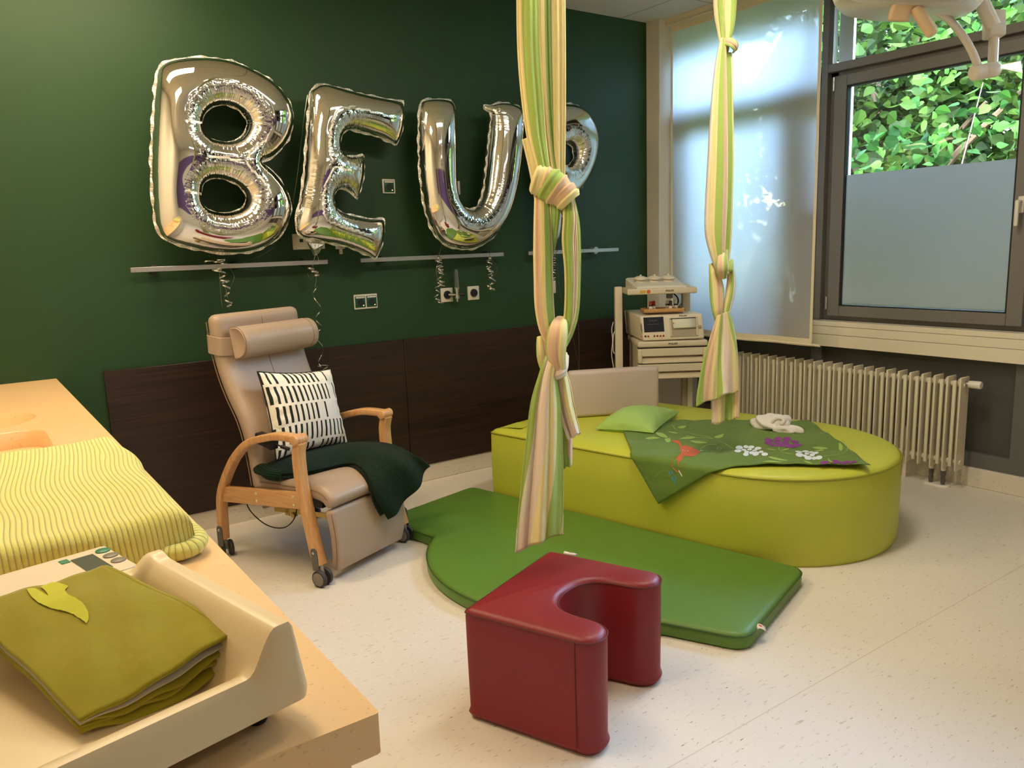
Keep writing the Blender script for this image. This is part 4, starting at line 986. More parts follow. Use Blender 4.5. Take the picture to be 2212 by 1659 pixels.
# right hand fold: a U-turn of the cloth at a = 1 seen from its open end
def foldsheet(dz0, dz1, gap, name, mat, th, pull=0.0, wv=0.0, ph=0.0, a1=1.0):
    """layer that follows the top at the far end and drops below it toward the open edge"""
    def fn(a, b):
        a_ = a*a1; p = fc(a_, b*.985+.006+pull)
        drop = dz0+(dz1-dz0)*abs(math.sin(min(1, max(0, a_))**1.5*PI*.9))**.8
        return p-V(0, 0, drop)+V(0, 0, wv*math.sin(a*15+ph)*(1-b))
    v, f, u = grid(fn, 46, 16); return mk(name, v, f, mat, fcl, solid=th, angle=180)
foldsheet(.005, .013, 0, 'lining', m_grey, .0022, .002)
foldsheet(.008, .026, 0, 'inner_layer', m_olive, .003, .006, .0022, 1)
foldsheet(.010, .031, 0, 'inner_layer', m_olive, .003, .010, .003, 3, .97)
foldsheet(.014, .043, 0, 'bottom_layer', m_olive, .003, -.004, .001)
# rounded turn at the right end
g = G(); R0 = [fc(1, b) for b in np.linspace(0, 1, 20)]; sec = []
v = []
for b, p in zip(np.linspace(0, 1, 20), R0):
    for th in np.linspace(0, PI, 9): v.append(p+SA*(.016*math.sin(th))+SB*(-.004*math.sin(th))+V(0, 0, -.017+.017*math.cos(th)))
g.add(v, [[i*9+j, i*9+j+1, (i+1)*9+j+1, (i+1)*9+j] for i in range(19) for j in range(8)]); g.mk('turned_edge', m_olive, fcl, solid=.003, angle=180)
g = G(); P_ = [fc(1, .006)+SA*(.010*math.sin(th))+V(0, 0, -.0165+.0115*math.cos(th))-SB*.001 for th in np.linspace(0, PI, 9)]; g.tube(P_, .0013, 6); g.mk('lining_edge', m_grey, fcl)
g = G(); zl = [(57, 1271), (75, 1268), (92, 1275), (104, 1280), (98, 1271), (86, 1264), (112, 1252), (126, 1254), (148, 1262), (139, 1269), (146, 1278), (162, 1284), (178, 1292), (188, 1303), (189, 1313), (183, 1321), (170, 1314), (150, 1306), (128, 1302), (100, 1298), (80, 1293), (66, 1284)]
cc_ = resample(np.array([at_z(x, y, 1.06)[:2] for x, y in zl]), .005)
def fz_(p):       # height of the cloth top below a plan point
    best = min(((np.linalg.norm(np.array(w)[:2]-p), w[2]) for w in v_top), key=lambda q: q[0]); return best[1]
v_top = [fc(a, b) for a in np.linspace(0, 1, 40) for b in np.linspace(0, 1, 40)]
P2 = ccw(cc_); gx_, gf_ = sheet(P2, [], 0); vv_ = [V(p[0], p[1], fz_(p[:2])+.0018) for p in gx_]
mk('leaf_print', vv_, gf_, m_llime, fcl)
# ================================================================ FOIL LETTER BALLOONS
t = NT('silver_foil'); t.set(Metallic=1.0, Roughness=.045, Base_Color=(.90, .895, .885))
uvn = t.node('UVMap'); sp_ = t.node('SeparateXYZ'); t.link(uvn.outputs[0], sp_.inputs[0])
# u = metres along the nearest edge, v = 1 at the edge fading to 0 inside
cmb = t.node('CombineXYZ'); t.link(sp_.outputs[0], cmb.inputs[0])
r1 = t.noise(cmb.outputs[0], 55, 2, .6); cmb2 = t.node('CombineXYZ'); t.link(t.math('ADD', sp_.outputs[0], 7.3), cmb2.inputs[0]); r2 = t.noise(cmb2.outputs[0], 150, 2, .6)
h = t.math('MULTIPLY', t.math('ADD', r1, t.math('MULTIPLY', r2, .35)), sp_.outputs[1])
vv = t.coords(); n0 = t.noise(vv, 2.4, 2, .4)
b1 = t.bump(h, 1.0, .014); b2 = t.node('Bump'); b2.inputs['Strength'].default_value = .25; b2.inputs['Distance'].default_value = .02; t.link(n0, b2.inputs['Height']); t.link(b1, b2.inputs['Normal']); t.link(b2.outputs[0], t.b.inputs['Normal'])
m_foil = t.m
t = NT('crimped_foil_edge'); t.set(Metallic=1.0, Roughness=.16, Base_Color=(.80, .79, .76)); vv = t.coords(); t.bump(t.noise(vv, 90, 3, .6), .9, .01); m_crimp = t.m
m_rib = simple('silver_ribbon', (206, 204, 198), .18, .9)

def nearest(P, B):
    """distance, index of nearest of the boundary samples"""
    d = np.full(len(P), 1e9); k = np.zeros(len(P), int)
    for c in range(0, len(P), 400):
        q = np.linalg.norm(P[c:c+400, None, :]-B[None], axis=2); k[c:c+400] = q.argmin(1); d[c:c+400] = q.min(1)
    return d, k
def balloon(letter, outer, holes, scl, off, yc, label, flat=.92, tilt=0.0, crimp=(.10, .035), smooth=3):
    def W(p): q = at_y(off[0]+p[0]/scl, off[1]+p[1]/scl, yc); return (q[0], q[2])
    def dens(poly): return np.array([W(p) for p in cr(np.array(poly, float), smooth, True)])
    O = ccw(resample(dens(outer), .010)); H = [ccw(resample(dens(h), .010)) for h in holes]
    allb = np.vstack([O]+H); sarc = np.concatenate([np.arange(len(x))*.010+7*i for i, x in enumerate([O]+H)])
    hid = np.concatenate([np.full(len(x), 0 if i == 0 else 1) for i, x in enumerate([O]+H)])
    # concave stretches of the outline wrinkle like the hole edges do
    def curv(P, k=6):
        a = P-np.roll(P, k, 0); b = np.roll(P, -k, 0)-P; return np.arctan2(a[:, 0]*b[:, 1]-a[:, 1]*b[:, 0], (a*b).sum(1))
    conc = np.concatenate([np.clip(-curv(O)*2.2, 0, 1)]+[np.ones(len(x)) for x in H])
    conc[:len(O)] = np.convolve(np.concatenate([conc[:len(O)][-6:], conc[:len(O)], conc[:len(O)][:6]]), np.ones(13)/13, 'same')[6:-6]
    pts = [allb]
    for d in (.0012, .0045, .010, .0175):
        for X, s in [(O, 1)]+[(h, -1) for h in H]:
            D = inset_dirs(X); Q = X+s*D*d; dd, _ = nearest(Q, allb); pts.append(Q[dd > d*.86])
    lo, hi = O.min(0), O.max(0); st = .0125; gx = []
    for j, y in enumerate(np.arange(lo[1], hi[1], st*.866)): gx += [(x+(j % 2)*st*.5, y) for x in np.arange(lo[0], hi[0], st)]
    gx = np.array(gx); ins = inpoly(gx, O)
    for h in H: ins &= ~inpoly(gx, h)
    gx = gx[ins]; dd, _ = nearest(gx, allb); pts.append(gx[dd > .024])
    n0 = len(allb); P = np.vstack(pts); edges = []; b = 0
    for X in [O]+H: edges += [(b+i, b+(i+1) % len(X)) for i in range(len(X))]; b += len(X)
    co, _, fc, *_ = delaunay_2d_cdt([Vector(p) for p in P], edges, [], 0, 1e-7)
    co = np.array([c[:] for c in co]); F = np.array([list(f) for f in fc]); cen = co[F].mean(1); ok = inpoly(cen, O)
    for h in H: ok &= ~inpoly(cen, h)
    F = F[ok]; a = co[F]; cr_ = (a[:, 1, 0]-a[:, 0, 0])*(a[:, 2, 1]-a[:, 0, 1])-(a[:, 1, 1]-a[:, 0, 1])*(a[:, 2, 0]-a[:, 0, 0]); F = F[np.abs(cr_) > 1e-10]; cr_ = cr_[np.abs(cr_) > 1e-10]; F[cr_ < 0] = F[cr_ < 0][:, ::-1]
    used = np.unique(F); mp_ = -np.ones(len(co), int); mp_[used] = np.arange(len(used)); co = co[used]; F = mp_[F]
    N = len(co); dist, near = nearest(co, allb); bnd = dist < 2e-5
    # Poisson problem on the triangles (cotangent weights), solved with conjugate gradients
    I, J, Wt = [], [], []; area = np.zeros(N)
    for k in range(3):
        i, j, o = F[:, (k+1) % 3], F[:, (k+2) % 3], F[:, k]
        u, w = co[i]-co[o], co[j]-co[o]; cx = np.abs(u[:, 0]*w[:, 1]-u[:, 1]*w[:, 0]); ct_ = np.clip((u*w).sum(1)/np.maximum(cx, 1e-12), -20, 20)*.5
        I.append(i); J.append(j); Wt.append(ct_); np.add.at(area, o, cx/6)
    I, J, Wt = np.concatenate(I), np.concatenate(J), np.concatenate(Wt)
    dg = np.bincount(I, Wt, N)+np.bincount(J, Wt, N)
    def A(x): return dg*x-np.bincount(I, Wt*x[J], N)-np.bincount(J, Wt*x[I], N)
    fr = ~bnd; x = np.zeros(N); r = np.where(fr, area, 0); Mi = np.where(fr, 1/np.maximum(dg, 1e-6), 0); z = Mi*r; p = z.copy(); rz = r@z
    for it in range(900):
        Ap = np.where(fr, A(p), 0); al = rz/max(p@Ap, 1e-30); x += al*p; r -= al*Ap; z = Mi*r; rz2 = r@z
        if rz2 < 1e-18: break
        p = z+p*(rz2/rz); rz = rz2
    hgt = flat*np.sqrt(np.maximum(2*x, 0)); 
    tg = np.concatenate([(np.roll(x_, -1, 0)-np.roll(x_, 1, 0))/2 for x_ in [O]+H]); tg = tg/(np.linalg.norm(tg, axis=1)[:, None]+1e-9)
    s_ = sarc[near]+np.clip(((co-allb[near])*tg[near]).sum(1), -.012, .012); v_ = conc[near]*np.clip(1-dist/crimp[0], 0, 1)**.8
    # a few real folds on top of the fine crimping
    rr = np.random.default_rng(ord(letter)); ph = rr.uniform(0, 6, 4)
    fold = (np.sin(s_*2*PI/.045+ph[0])*.5+np.sin(s_*2*PI/.027+ph[1])*.35+np.sin(s_*2*PI/.073+ph[2])*.5)
    hgt = hgt*(1-np.clip(v_, 0, 1)*.035*fold)
    # outer scallops
    t_ = tilt
    ctr = (O.min(0)+O.max(0))/2
    front = np.stack([co[:, 0], yc-hgt+(co[:, 0]-ctr[0])*t_, co[:, 1]], 1); back = np.stack([co[:, 0], yc+hgt+(co[:, 0]-ctr[0])*t_, co[:, 1]], 1)
    bi = np.where(bnd)[0]; remap = np.arange(N)+N; remap[bi] = bi; keep = np.where(~bnd)[0]; remap[keep] = N+np.arange(len(keep))
    vs = np.vstack([front, back[keep]]); fs = np.vstack([F, remap[F][:, ::-1]])      # seen from -Y the front is counter-clockwise in x,z
    uv = np.stack([s_, v_], 1); uv = np.vstack([uv, uv[keep]])
    root = thing('letter_balloon', (ctr[0], yc, O[:, 1].min()), label, 'balloon', 'silver foil letter balloons')
    body = mk('foil_body', vs, fs, m_foil, root, uv=uv, angle=180)
    # crimped flange around the outside and in the holes
    for q, (X, w, sg) in enumerate([(O, .013, -1)]+[(h, .006, 1) for h in H]):
        D = inset_dirs(X); n = len(X); k = np.arange(n)
        wv = w*(.62+.22*np.sin(k*.37+ph[0])+.20*np.sin(k*.83+ph[1])*np.sin(k*.11+ph[3])); rows = []
        for f_, yy in ((-.25, 0), (.5, .6), (1, 1)):
            p = X+sg*D*(wv*f_)[:, None]; rows.append(np.stack([p[:, 0], yc+(p[:, 0]-ctr[0])*t_+yy*.005*np.sin(k*.9+ph[2]), p[:, 1]], 1))
        v = np.vstack(rows); f = [[r*n+j, r*n+(j+1) % n, (r+1)*n+(j+1) % n, (r+1)*n+j] for r in range(2) for j in range(n)]
        mk('seam_edge' if q == 0 else 'hole_edge', v, f, m_crimp, root)
    return root
zB = [(150, 185), (185, 145), (250, 115), (400, 92), (560, 94), (720, 120), (880, 185), (1040, 280), (1140, 390), (1188, 500), (1195, 600), (1160, 720), (1095, 810), (1020, 870), (945, 897), (945, 905), (1020, 962), (1100, 1050), (1160, 1160), (1180, 1270), (1150, 1390), (1090, 1480), (1000, 1550), (860, 1600), (700, 1612), (540, 1598), (400, 1568), (250, 1525), (180, 1480), (130, 1380), (108, 1200), (98, 1000), (96, 880), (100, 760), (108, 600), (118, 450), (130, 300)]
hB1 = [(488, 600), (508, 530), (570, 475), (650, 458), (730, 473), (800, 520), (838, 585), (832, 650), (790, 710), (720, 742), (640, 742), (560, 722), (508, 680)]
hB2 = [(483, 1150), (495, 1080), (540, 1038), (610, 1028), (700, 1048), (780, 1090), (826, 1150), (828, 1220), (780, 1272), (690, 1297), (600, 1292), (520, 1262), (488, 1210)]
bB = balloon('B', zB, [hB1, hB2], 3.606, (300, 100), 4.235, 'silver foil balloon in the shape of the letter B', .88)
zE = [(192, 135), (225, 95), (270, 68), (340, 60), (480, 92), (700, 143), (900, 178), (1040, 198), (1062, 215), (1066, 330), (1056, 420), (1030, 520), (1003, 575), (985, 578), (930, 555), (850, 522), (700, 482), (600, 460), (545, 458), (495, 485), (468, 540), (462, 610), (478, 660), (530, 695), (590, 702), (655, 692), (688, 692), (692, 760), (688, 850), (668, 950), (640, 1058), (622, 1062), (590, 1032), (540, 995), (480, 982), (432, 1002), (405, 1045), (400, 1100), (425, 1160), (480, 1200), (600, 1232), (740, 1256), (862, 1258), (880, 1285), (876, 1400), (850, 1500), (803, 1600), (780, 1603), (730, 1578), (600, 1525), (450, 1482), (300, 1462), (150, 1432), (90, 1400), (62, 1340), (62, 1250), (92, 1120), (122, 950), (142, 750), (157, 550), (175, 350), (187, 200)]
bE = balloon('E', zE, [], 4.146, (620, 170), 4.225, 'silver foil balloon in the shape of the letter E', .88, .10, (.12, .035), 2)
zU = [(40, 120), (85, 78), (200, 68), (310, 78), (362, 115), (372, 200), (376, 400), (378, 700), (385, 980), (418, 1090), (470, 1150), (540, 1166), (600, 1132), (640, 1055), (668, 950), (692, 750), (712, 550), (732, 350), (742, 235), (735, 192), (685, 168), (680, 128), (740, 130), (800, 112), (880, 106), (970, 125), (1035, 165), (1050, 260), (1036, 500), (1010, 750), (980, 950), (930, 1150), (860, 1300), (760, 1430), (640, 1520), (500, 1558), (360, 1540), (250, 1490), (160, 1380), (90, 1200), (50, 980), (26, 750), (20, 500), (22, 250)]
bU = balloon('U', zU, [], 4.6075, (900, 200), 4.235, 'silver foil balloon in the shape of the letter U', .9, 0, (.11, .035))
zP = [(1190, 180), (1215, 140), (1270, 122), (1400, 115), (1530, 118), (1620, 145), (1690, 210), (1740, 290), (1775, 400), (1785, 500), (1772, 620), (1740, 740), (1680, 870), (1600, 985), (1530, 1035), (1470, 1065), (1435, 1110), (1424, 1200), (1422, 1350), (1405, 1450), (1350, 1505), (1290, 1508), (1225, 1480), (1198, 1380), (1188, 1000), (1186, 600), (1186, 300)]
hP = [(1405, 615), (1425, 540), (1485, 503), (1540, 538), (1560, 612), (1546, 682), (1490, 730), (1428, 692)]
bP = balloon('P', zP, [hP], 4.6075, (900, 200), 4.235, 'silver foil balloon shaped as the letter P, half hidden by the hanging cloth', .9, 0, (.10, .035))

# ribbons and tails, each belonging to its balloon
def ribbon(parent, pts, w=.006, name='ribbon'):
    g = G(); P = cr(np.array(pts), 6); g.add(*sweep(P, rrect(w, .0007, .0003, 1), V(0, 1, .2), 1.0)); return g.mk(name, m_rib, parent)
def wy(x, y, Y=4.31): return at_y(x, y, Y)
def curl(parent, pts, r, turns, w=.0065, grow=1.0, name='curled_ribbon'):
    P = cr(np.array(pts), 30); n = len(P); a = np.linspace(0, turns*2*PI, n); k = np.linspace(1, grow, n)
    Q = P+np.stack([np.cos(a)*r*k, np.sin(a)*r*k, np.sin(a*.5)*r*.3], 1); g = G(); g.add(*sweep(Q, rrect(w, .0007, .0003, 1), V(.2, .1, 1), 1.0)); return g.mk(name, m_rib, parent)
ribbon(bB, [wy(452, 553, 4.24), wy(466, 561, 4.28), wy(478, 566, 4.30)]); ribbon(bB, [wy(592, 535, 4.24), wy(560, 553, 4.28), wy(522, 567, 4.305)])
curl(bB, [wy(440, 567), wy(462, 564), wy(486, 566)], .012, 2.5); curl(bB, [wy(470, 568), wy(480, 562), wy(484, 570)], .018, 2)
ribbon(bB, [wy(478, 560, 4.30), wy(474, 585), wy(477, 640), wy(481, 668)]); ribbon(bB, [wy(475, 575), wy(484, 610), wy(492, 645), wy(495, 668)])
curl(bB, [wy(466, 582), wy(484, 600), wy(490, 628), wy(497, 668)], .030, 4.5, .008, .6); ribbon(bB, [wy(492, 574), wy(505, 595), wy(500, 615), wy(488, 630), wy(494, 650)])
g = G(); tp_ = [wy(666, 524, 4.20), wy(702, 527, 4.20), wy(690, 545, 4.22), wy(681, 553, 4.22), wy(678, 540, 4.19)]; g.add(tp_+[p+V(0, .02, 0) for p in tp_], [[0, 1, 4], [1, 2, 4], [2, 3, 4], [3, 0, 4], [5, 6, 7, 8], [0, 1, 6, 5], [1, 2, 7, 6], [2, 3, 8, 7], [3, 0, 5, 8]]); g.mk('filling_tail', m_crimp, bE, smooth=False)
ribbon(bE, [wy(681, 551, 4.22), wy(678, 563, 4.29), wy(675, 575, 4.30)]); ribbon(bE, [wy(684, 551, 4.22), wy(688, 560, 4.28), wy(684, 572, 4.30)])
curl(bE, [wy(668, 580), wy(680, 586), wy(684, 594)], .016, 4, .008); ribbon(bE, [wy(683, 592), wy(670, 603), wy(664, 590)]); ribbon(bE, [wy(682, 594), wy(683, 605), wy(680, 620)])
curl(bE, [wy(680, 620), wy(687, 665), wy(688, 700), wy(690, 740), wy(696, 788)], .016, 3.6, .005, 1.1); curl(bE, [wy(688, 795, 4.30), wy(700, 790, 4.29), wy(706, 800, 4.28)], .022, 1.6, .005)
ribbon(bE, [wy(664, 205, 4.22), wy(656, 260, 4.22), wy(642, 380, 4.23), wy(632, 440, 4.23)], .002)
ribbon(bU, [wy(955, 528, 4.24), wy(950, 545, 4.29), wy(946, 554, 4.305)]); ribbon(bU, [wy(1064, 524, 4.24), wy(1060, 540, 4.29), wy(1057, 552, 4.305)])
for x in (947, 1058): g = G(); q = wy(x, 557, 4.30); g.lathe(q-UZ*.01, UZ, [(0, .004), (.005, .011), (.012, .012), (.02, .005)], 12); g.mk('ribbon_knot', m_crimp, bU)
curl(bU, [wy(947, 562), wy(952, 590), wy(954, 620)], .022, 5, .007); curl(bU, [wy(954, 575), wy(948, 610), wy(944, 640), wy(953, 657)], .017, 5, .006); ribbon(bU, [wy(948, 566), wy(942, 580), wy(945, 600), wy(956, 590), wy(953, 570)])
curl(bU, [wy(1056, 562), wy(1060, 590), wy(1062, 625)], .020, 4, .007); curl(bU, [wy(1052, 575), wy(1066, 600), wy(1060, 628)], .016, 3, .006); ribbon(bU, [wy(1060, 560), wy(1073, 575), wy(1070, 592), wy(1056, 604)]); curl(bU, [wy(1054, 618), wy(1066, 627)], .012, 3, .008)
ribbon(bP, [wy(1216, 518, 4.24), wy(1206, 538, 4.28), wy(1199, 550, 4.305)]); curl(bP, [wy(1197, 556), wy(1196, 580), wy(1197, 606)], .016, 7, .005, .8); ribbon(bP, [wy(1192, 554), wy(1200, 552), wy(1208, 555)], .010)
ribbon(bP, [wy(1200, 556), wy(1205, 590), wy(1211, 640), wy(1226, 690, 4.30), wy(1240, 740, 4.30), wy(1251, 802, 4.30)], .0035); ribbon(bP, [wy(1245, 640, 4.33), wy(1250, 720, 4.33), wy(1251, 800, 4.33)], .0035)

# ---- wall rails
m_mount = simple('dark_rail_mount', (40, 32, 30), .5)
def rail(x0, x1, mounts, light, label, z=1.438):
    r = thing('wall_rail', ((x0+x1)/2, YW, z), label, 'rail', 'wall rails')
    g = G(); g.box2(V(x0, 4.333, z-.0125), V(x1, 4.343, z+.0125), .0015, 1); g.mk('bar', m_alu, r)
    for m in mounts: g = G(); g.cyl(V(m, 4.343, z), V(m, YW, z), .026 if light else .022, 20, .003); g.mk('mount', m_alu if light else m_mount, r)
rail(.747, 1.783, (.86, 1.27, 1.66), False, 'steel equipment rail on the green wall below the B and E balloons')
rail(1.987, 3.006, (2.14, 2.52, 2.90), False, 'steel equipment rail on the green wall below the U balloon')
rail(3.211, 4.030, (3.30, 3.82), True, 'steel equipment rail on the green wall nearest the corner')
# ---- sockets and outlets
m_sg = simple('green_socket_insert', (14, 74, 54), .4); m_led = None
t = NT('orange_pilot_light'); t.n.remove(t.b); e = t.node('Emission'); e.inputs[0].default_value = (1, .45, .2, 1); e.inputs[1].default_value = 2.5; t.link(e.outputs[0], t.out.inputs[0]); m_led = t.m
m_sw = simple('socket_white', (222, 218, 204), .4); m_dg = simple('dark_socket_well', (16, 30, 26), .5); m_navy = simple('navy_valve', (24, 28, 44), .4)
def plate(root, x0, x1, z0, z1, m=m_sw, dep=.011): g = G(); g.box2(V(x0, YW-dep, z0), V(x1, YW, z1), .003, 2); return g.mk('frame', m, root)
def greensock(root, fr, cx, cz):
    g = G(); g.box2(V(cx-.033, YW-.014, cz-.034), V(cx+.033, YW-.008, cz+.034), .003, 2); i = g.mk('insert', m_sg, fr)
    g = G(); g.cyl(V(cx, YW-.0145, cz-.004), V(cx, YW-.0135, cz-.004), .0205, 28); g.mk('well', m_dg, fr)
    g = G(); g.box2(V(cx-.028, YW-.0155, cz+.022), V(cx+.028, YW-.0135, cz+.031)); g.mk('label_strip', m_sw, fr)
    g = G(); g.cyl(V(cx+.019, YW-.0165, cz-.022), V(cx+.019, YW-.013, cz-.022), .0032, 10); g.mk('pilot_light', m_led, fr)
r = thing('wall_socket', (2.033, YW, 1.19), 'white-framed double green power socket on the green wall beside the recliner', 'socket'); f = plate(r, 1.957, 2.109, 1.148, 1.236); greensock(r, f, 1.996, 1.192); greensock(r, f, 2.070, 1.192)
r = thing('wall_socket', (2.232, YW, 1.868), 'white-framed single green power socket on the wall between the E and U balloons', 'socket'); f = plate(r, 2.190, 2.274, 1.827, 1.911); greensock(r, f, 2.232, 1.868)
r = thing('data_socket', (1.70, YW, 1.56), 'white data socket plate on the wall peeking out below the E balloon', 'socket'); f = plate(r, 1.612, 1.80, 1.512, 1.60)
for x in (1.66, 1.75): g = G(); g.box2(V(x-.03, YW-.014, 1.526), V(x+.03, YW-.009, 1.588), .003, 1); q = g.mk('insert', m_sw, f); g = G(); g.box2(V(x-.010, YW-.0155, 1.553), V(x+.010, YW-.013, 1.571)); g.mk('port', m_dg, q)
r = thing('wall_hook', (1.89, YW, 1.51), 'small white hook on the wall below the E balloon', 'hook'); g = G(); g.box2(V(1.865, YW-.012, 1.508), V(1.922, YW, 1.528), .004, 2); p_ = g.mk('plate', m_sw, r); g = G(); g.box2(V(1.886, YW-.02, 1.478), V(1.904, YW-.004, 1.515), .003, 1); g.mk('peg', m_sw, p_)
r = thing('light_switch', (2.717, YW, 1.865), 'white nurse call switch on the wall inside the U balloon', 'switch'); f = plate(r, 2.672, 2.734, 1.824, 1.908); g = G(); g.box2(V(2.688, YW-.015, 1.842), V(2.720, YW-.009, 1.890), .004, 2); q = g.mk('rocker', m_sw, f); g = G(); g.box2(V(2.694, YW-.0165, 1.85), V(2.712, YW-.0145, 1.882), .003, 1); g.mk('key', m_navy, q)
def gas(x, label):
    r = thing('gas_outlet', (x, YW, 1.194), label, 'gas outlet'); f = plate(r, x-.044, x+.044, 1.150, 1.240)
    g = G(); g.lathe(V(x, YW-.010, 1.196), V(0, -1, 0), [(0, .026), (.010, .026), (.014, .023), (.014, .012), (.008, .012)], 28); g.mk('valve_ring', m_navy, f); return r
gas(2.802, 'white square gas outlet with a dark round valve, right of the flowmeter'); gas(2.600, 'white square gas outlet holding the glass flowmeter below the U balloon')
t = NT('clear_acrylic'); t.set(Base_Color=(.92, .95, .95), Roughness=.08, Transmission_Weight=.9, IOR=1.2); m_acr = t.m
r = thing('oxygen_flowmeter', (2.645, 4.355, 1.20), 'clear upright oxygen flowmeter plugged into the wall outlet', 'flowmeter')
g = G(); g.cyl(V(2.61, YW-.020, 1.196), V(2.64, 4.352, 1.196), .011, 14); g.lathe(V(2.645, 4.352, 1.150), UZ, [(0, .006), (.02, .007), (.022, .017), (.045, .017), (.047, .012), (.09, .012)], 18); g.mk('body', m_chrome, r)
g = G(); g.lathe(V(2.645, 4.352, 1.235), UZ, [(0, .015), (.06, .0135), (.115, .011), (.122, .007)], 18); g.mk('tube', m_acr, r)
g = G(); g.lathe(V(2.655, 4.352, 1.196), V(.8, -.6, 0), [(0, .006), (.02, .006), (.021, .012), (.036, .012), (.040, .009)], 16); g.mk('knob', m_blackp, r)
r = thing('call_switch', (3.456, YW, 1.196), 'narrow white wall switch behind the hanging cloth', 'switch'); f = plate(r, 3.425, 3.49, 1.152, 1.24); g = G(); g.box2(V(3.435, YW-.014, 1.165), V(3.48, YW-.009, 1.228), .003, 1); g.mk('rocker', m_sw, f)
# ================================================================ KNOTTED HANGING CLOTHS
t = NT('striped_woven_cloth'); t.set(Roughness=.9, Sheen_Weight=.2); t.b.inputs['Specular IOR Level'].default_value = .15
uvn = t.node('UVMap'); sp_ = t.node('SeparateXYZ'); t.link(uvn.outputs[0], sp_.inputs[0]); fr_u = t.math('FRACT', sp_.outputs[0])
gr, ye, pe, pk, dg_, wh = [s2l(c) for c in ((158, 180, 92), (220, 206, 148), (214, 180, 146), (216, 198, 182), (140, 168, 92), (216, 212, 190))]
st_ = [(0, gr), (.09, ye), (.15, pe), (.22, ye), (.26, dg_), (.35, pk), (.41, wh), (.44, ye), (.53, gr), (.62, pe), (.70, ye), (.76, gr), (.82, wh), (.85, pk), (.92, ye)]
col = t.ramp(fr_u, st_, 'CONSTANT'); t.link(col, t.b.inputs['Base Color'])
vv = t.coords(); wv_ = t.noise(vv, 900, 2); nb = t.bump(wv_, .12, .001); b2 = t.node('Bump'); b2.inputs['Strength'].default_value = .35; b2.inputs['Distance'].default_value = .015
cx_ = t.coords(scale=(16, 16, 5)); t.link(t.noise(cx_, 1.6, 3, .55, .6), b2.inputs['Height']); t.link(nb, b2.inputs['Normal']); t.link(b2.outputs[0], t.b.inputs['Normal'])
m_str = t.m
m_stitch = simple('pale_hem_stitching', (206, 210, 160), .9)

def strand(name, parent, D, pts, ph=0.0, rep=1.0, folds=7, fa=.32, th=.5, n_around=72, tw=0.0, side=None, sub=8, seed=0, flat=False):
    """pts: (px, py, half width px, depth offset m[, depth/width ratio]); a gathered bundle of cloth with folds running along it"""
    A = np.array([list(p)+[th]*(5-len(p)) for p in pts], float)
    B = cr(A, sub); P = np.array([at_d(x, y, D+dz) for x, y, _, dz, _ in B])
    hw = B[:, 2]*D/FPX; ra = B[:, 4]
    r = np.random.default_rng(seed+11); a = np.arange(n_around)/n_around*2*PI; p1, p2, p3 = r.uniform(0, 6, 3)
    secs = []
    for i in range(len(B)):
        s = i/len(B)
        m = 1+fa*np.sin(folds*a+p1+.5*math.sin(s*5+p3))+fa*.55*np.sin((folds*2+1)*a+p2+s*1.2)+fa*.3*np.sin((folds*3+2)*a+p3-s*1.7)
        x = np.cos(a)*(1+.10*(m-1)); y = np.sin(a)*m*ra[i]
        secs.append(np.stack([x*hw[i], y*hw[i]], 1))
    sd = CR if side is None else side
    v, f, uv = sweep(P, np.array(secs), sd, 1.0, True)
    uv = uv.reshape(len(B), n_around, 2); 
    uu = np.abs(((np.arange(n_around)/n_around*2) % 2)-1)         # there and back again, no seam at the front
    uv[:, :, 0] = ph+rep*uu[None, :]+tw*np.linspace(0, 1, len(B))[:, None]
    return mk(name, v, f, m_str, parent, uv=uv.reshape(-1, 2), angle=180)
def tail(name, parent, D, rows, ph=0, rep=1.0, seed=0, fold=.010, nc=60, both=True, th=.004, sub=8):
    """open hanging end: rows of (left px, right px, y left, y right, depth)"""
    R_ = cr(np.array(rows, float), sub); n = len(R_); r = np.random.default_rng(seed+3); p = r.uniform(0, 6, 5); v = []; uv = []
    for i, (xl, xr, yl, yr, dz) in enumerate(R_):
        s = i/(n-1); amp = fold*(.5+.5*s)
        for j in range(nc):
            c = j/(nc-1); d = D+dz+amp*(math.sin(c*9+p[0]+.6*s)+.5*math.sin(c*19+p[1]-s)+.25*math.sin(c*33+p[2]))-.02*math.sin(c*PI)*(1-.4*s)
            y = yl+(yr-yl)*c+(2.0*math.sin(c*14+p[3])*s if s > .9 else 0)
            v.append(at_d(xl+(xr-xl)*c, y, d)); uv.append((ph+rep*c+.05*math.sin(s*3+p[4]), s))
    f = [[i*nc+j, i*nc+j+1, (i+1)*nc+j+1, (i+1)*nc+j] for i in range(n-1) for j in range(nc-1)]
    o = mk(name, v, f, m_str, parent, uv=uv, angle=180, solid=th)
    for k in (3,):      # hem stitching just above the lower edge
        q = [v[(n-k)*nc+j]-CF*.0015 for j in range(nc)]; g = G(); g.tube(q, .0007*D/2.75, 4); g.mk('hem_stitching', m_stitch, o)
    q = [v[(n-1)*nc+j] for j in range(nc)]; g = G(); g.tube(q, .0035, 6); g.add([], []); u0 = [(ph+rep*min(1, (i//6)/(nc-1)), 0) for i in range(len(g.v))]; g.uv = u0; g.mk('hem', m_str, o, angle=180)
    return o
m_hook = m_chrome
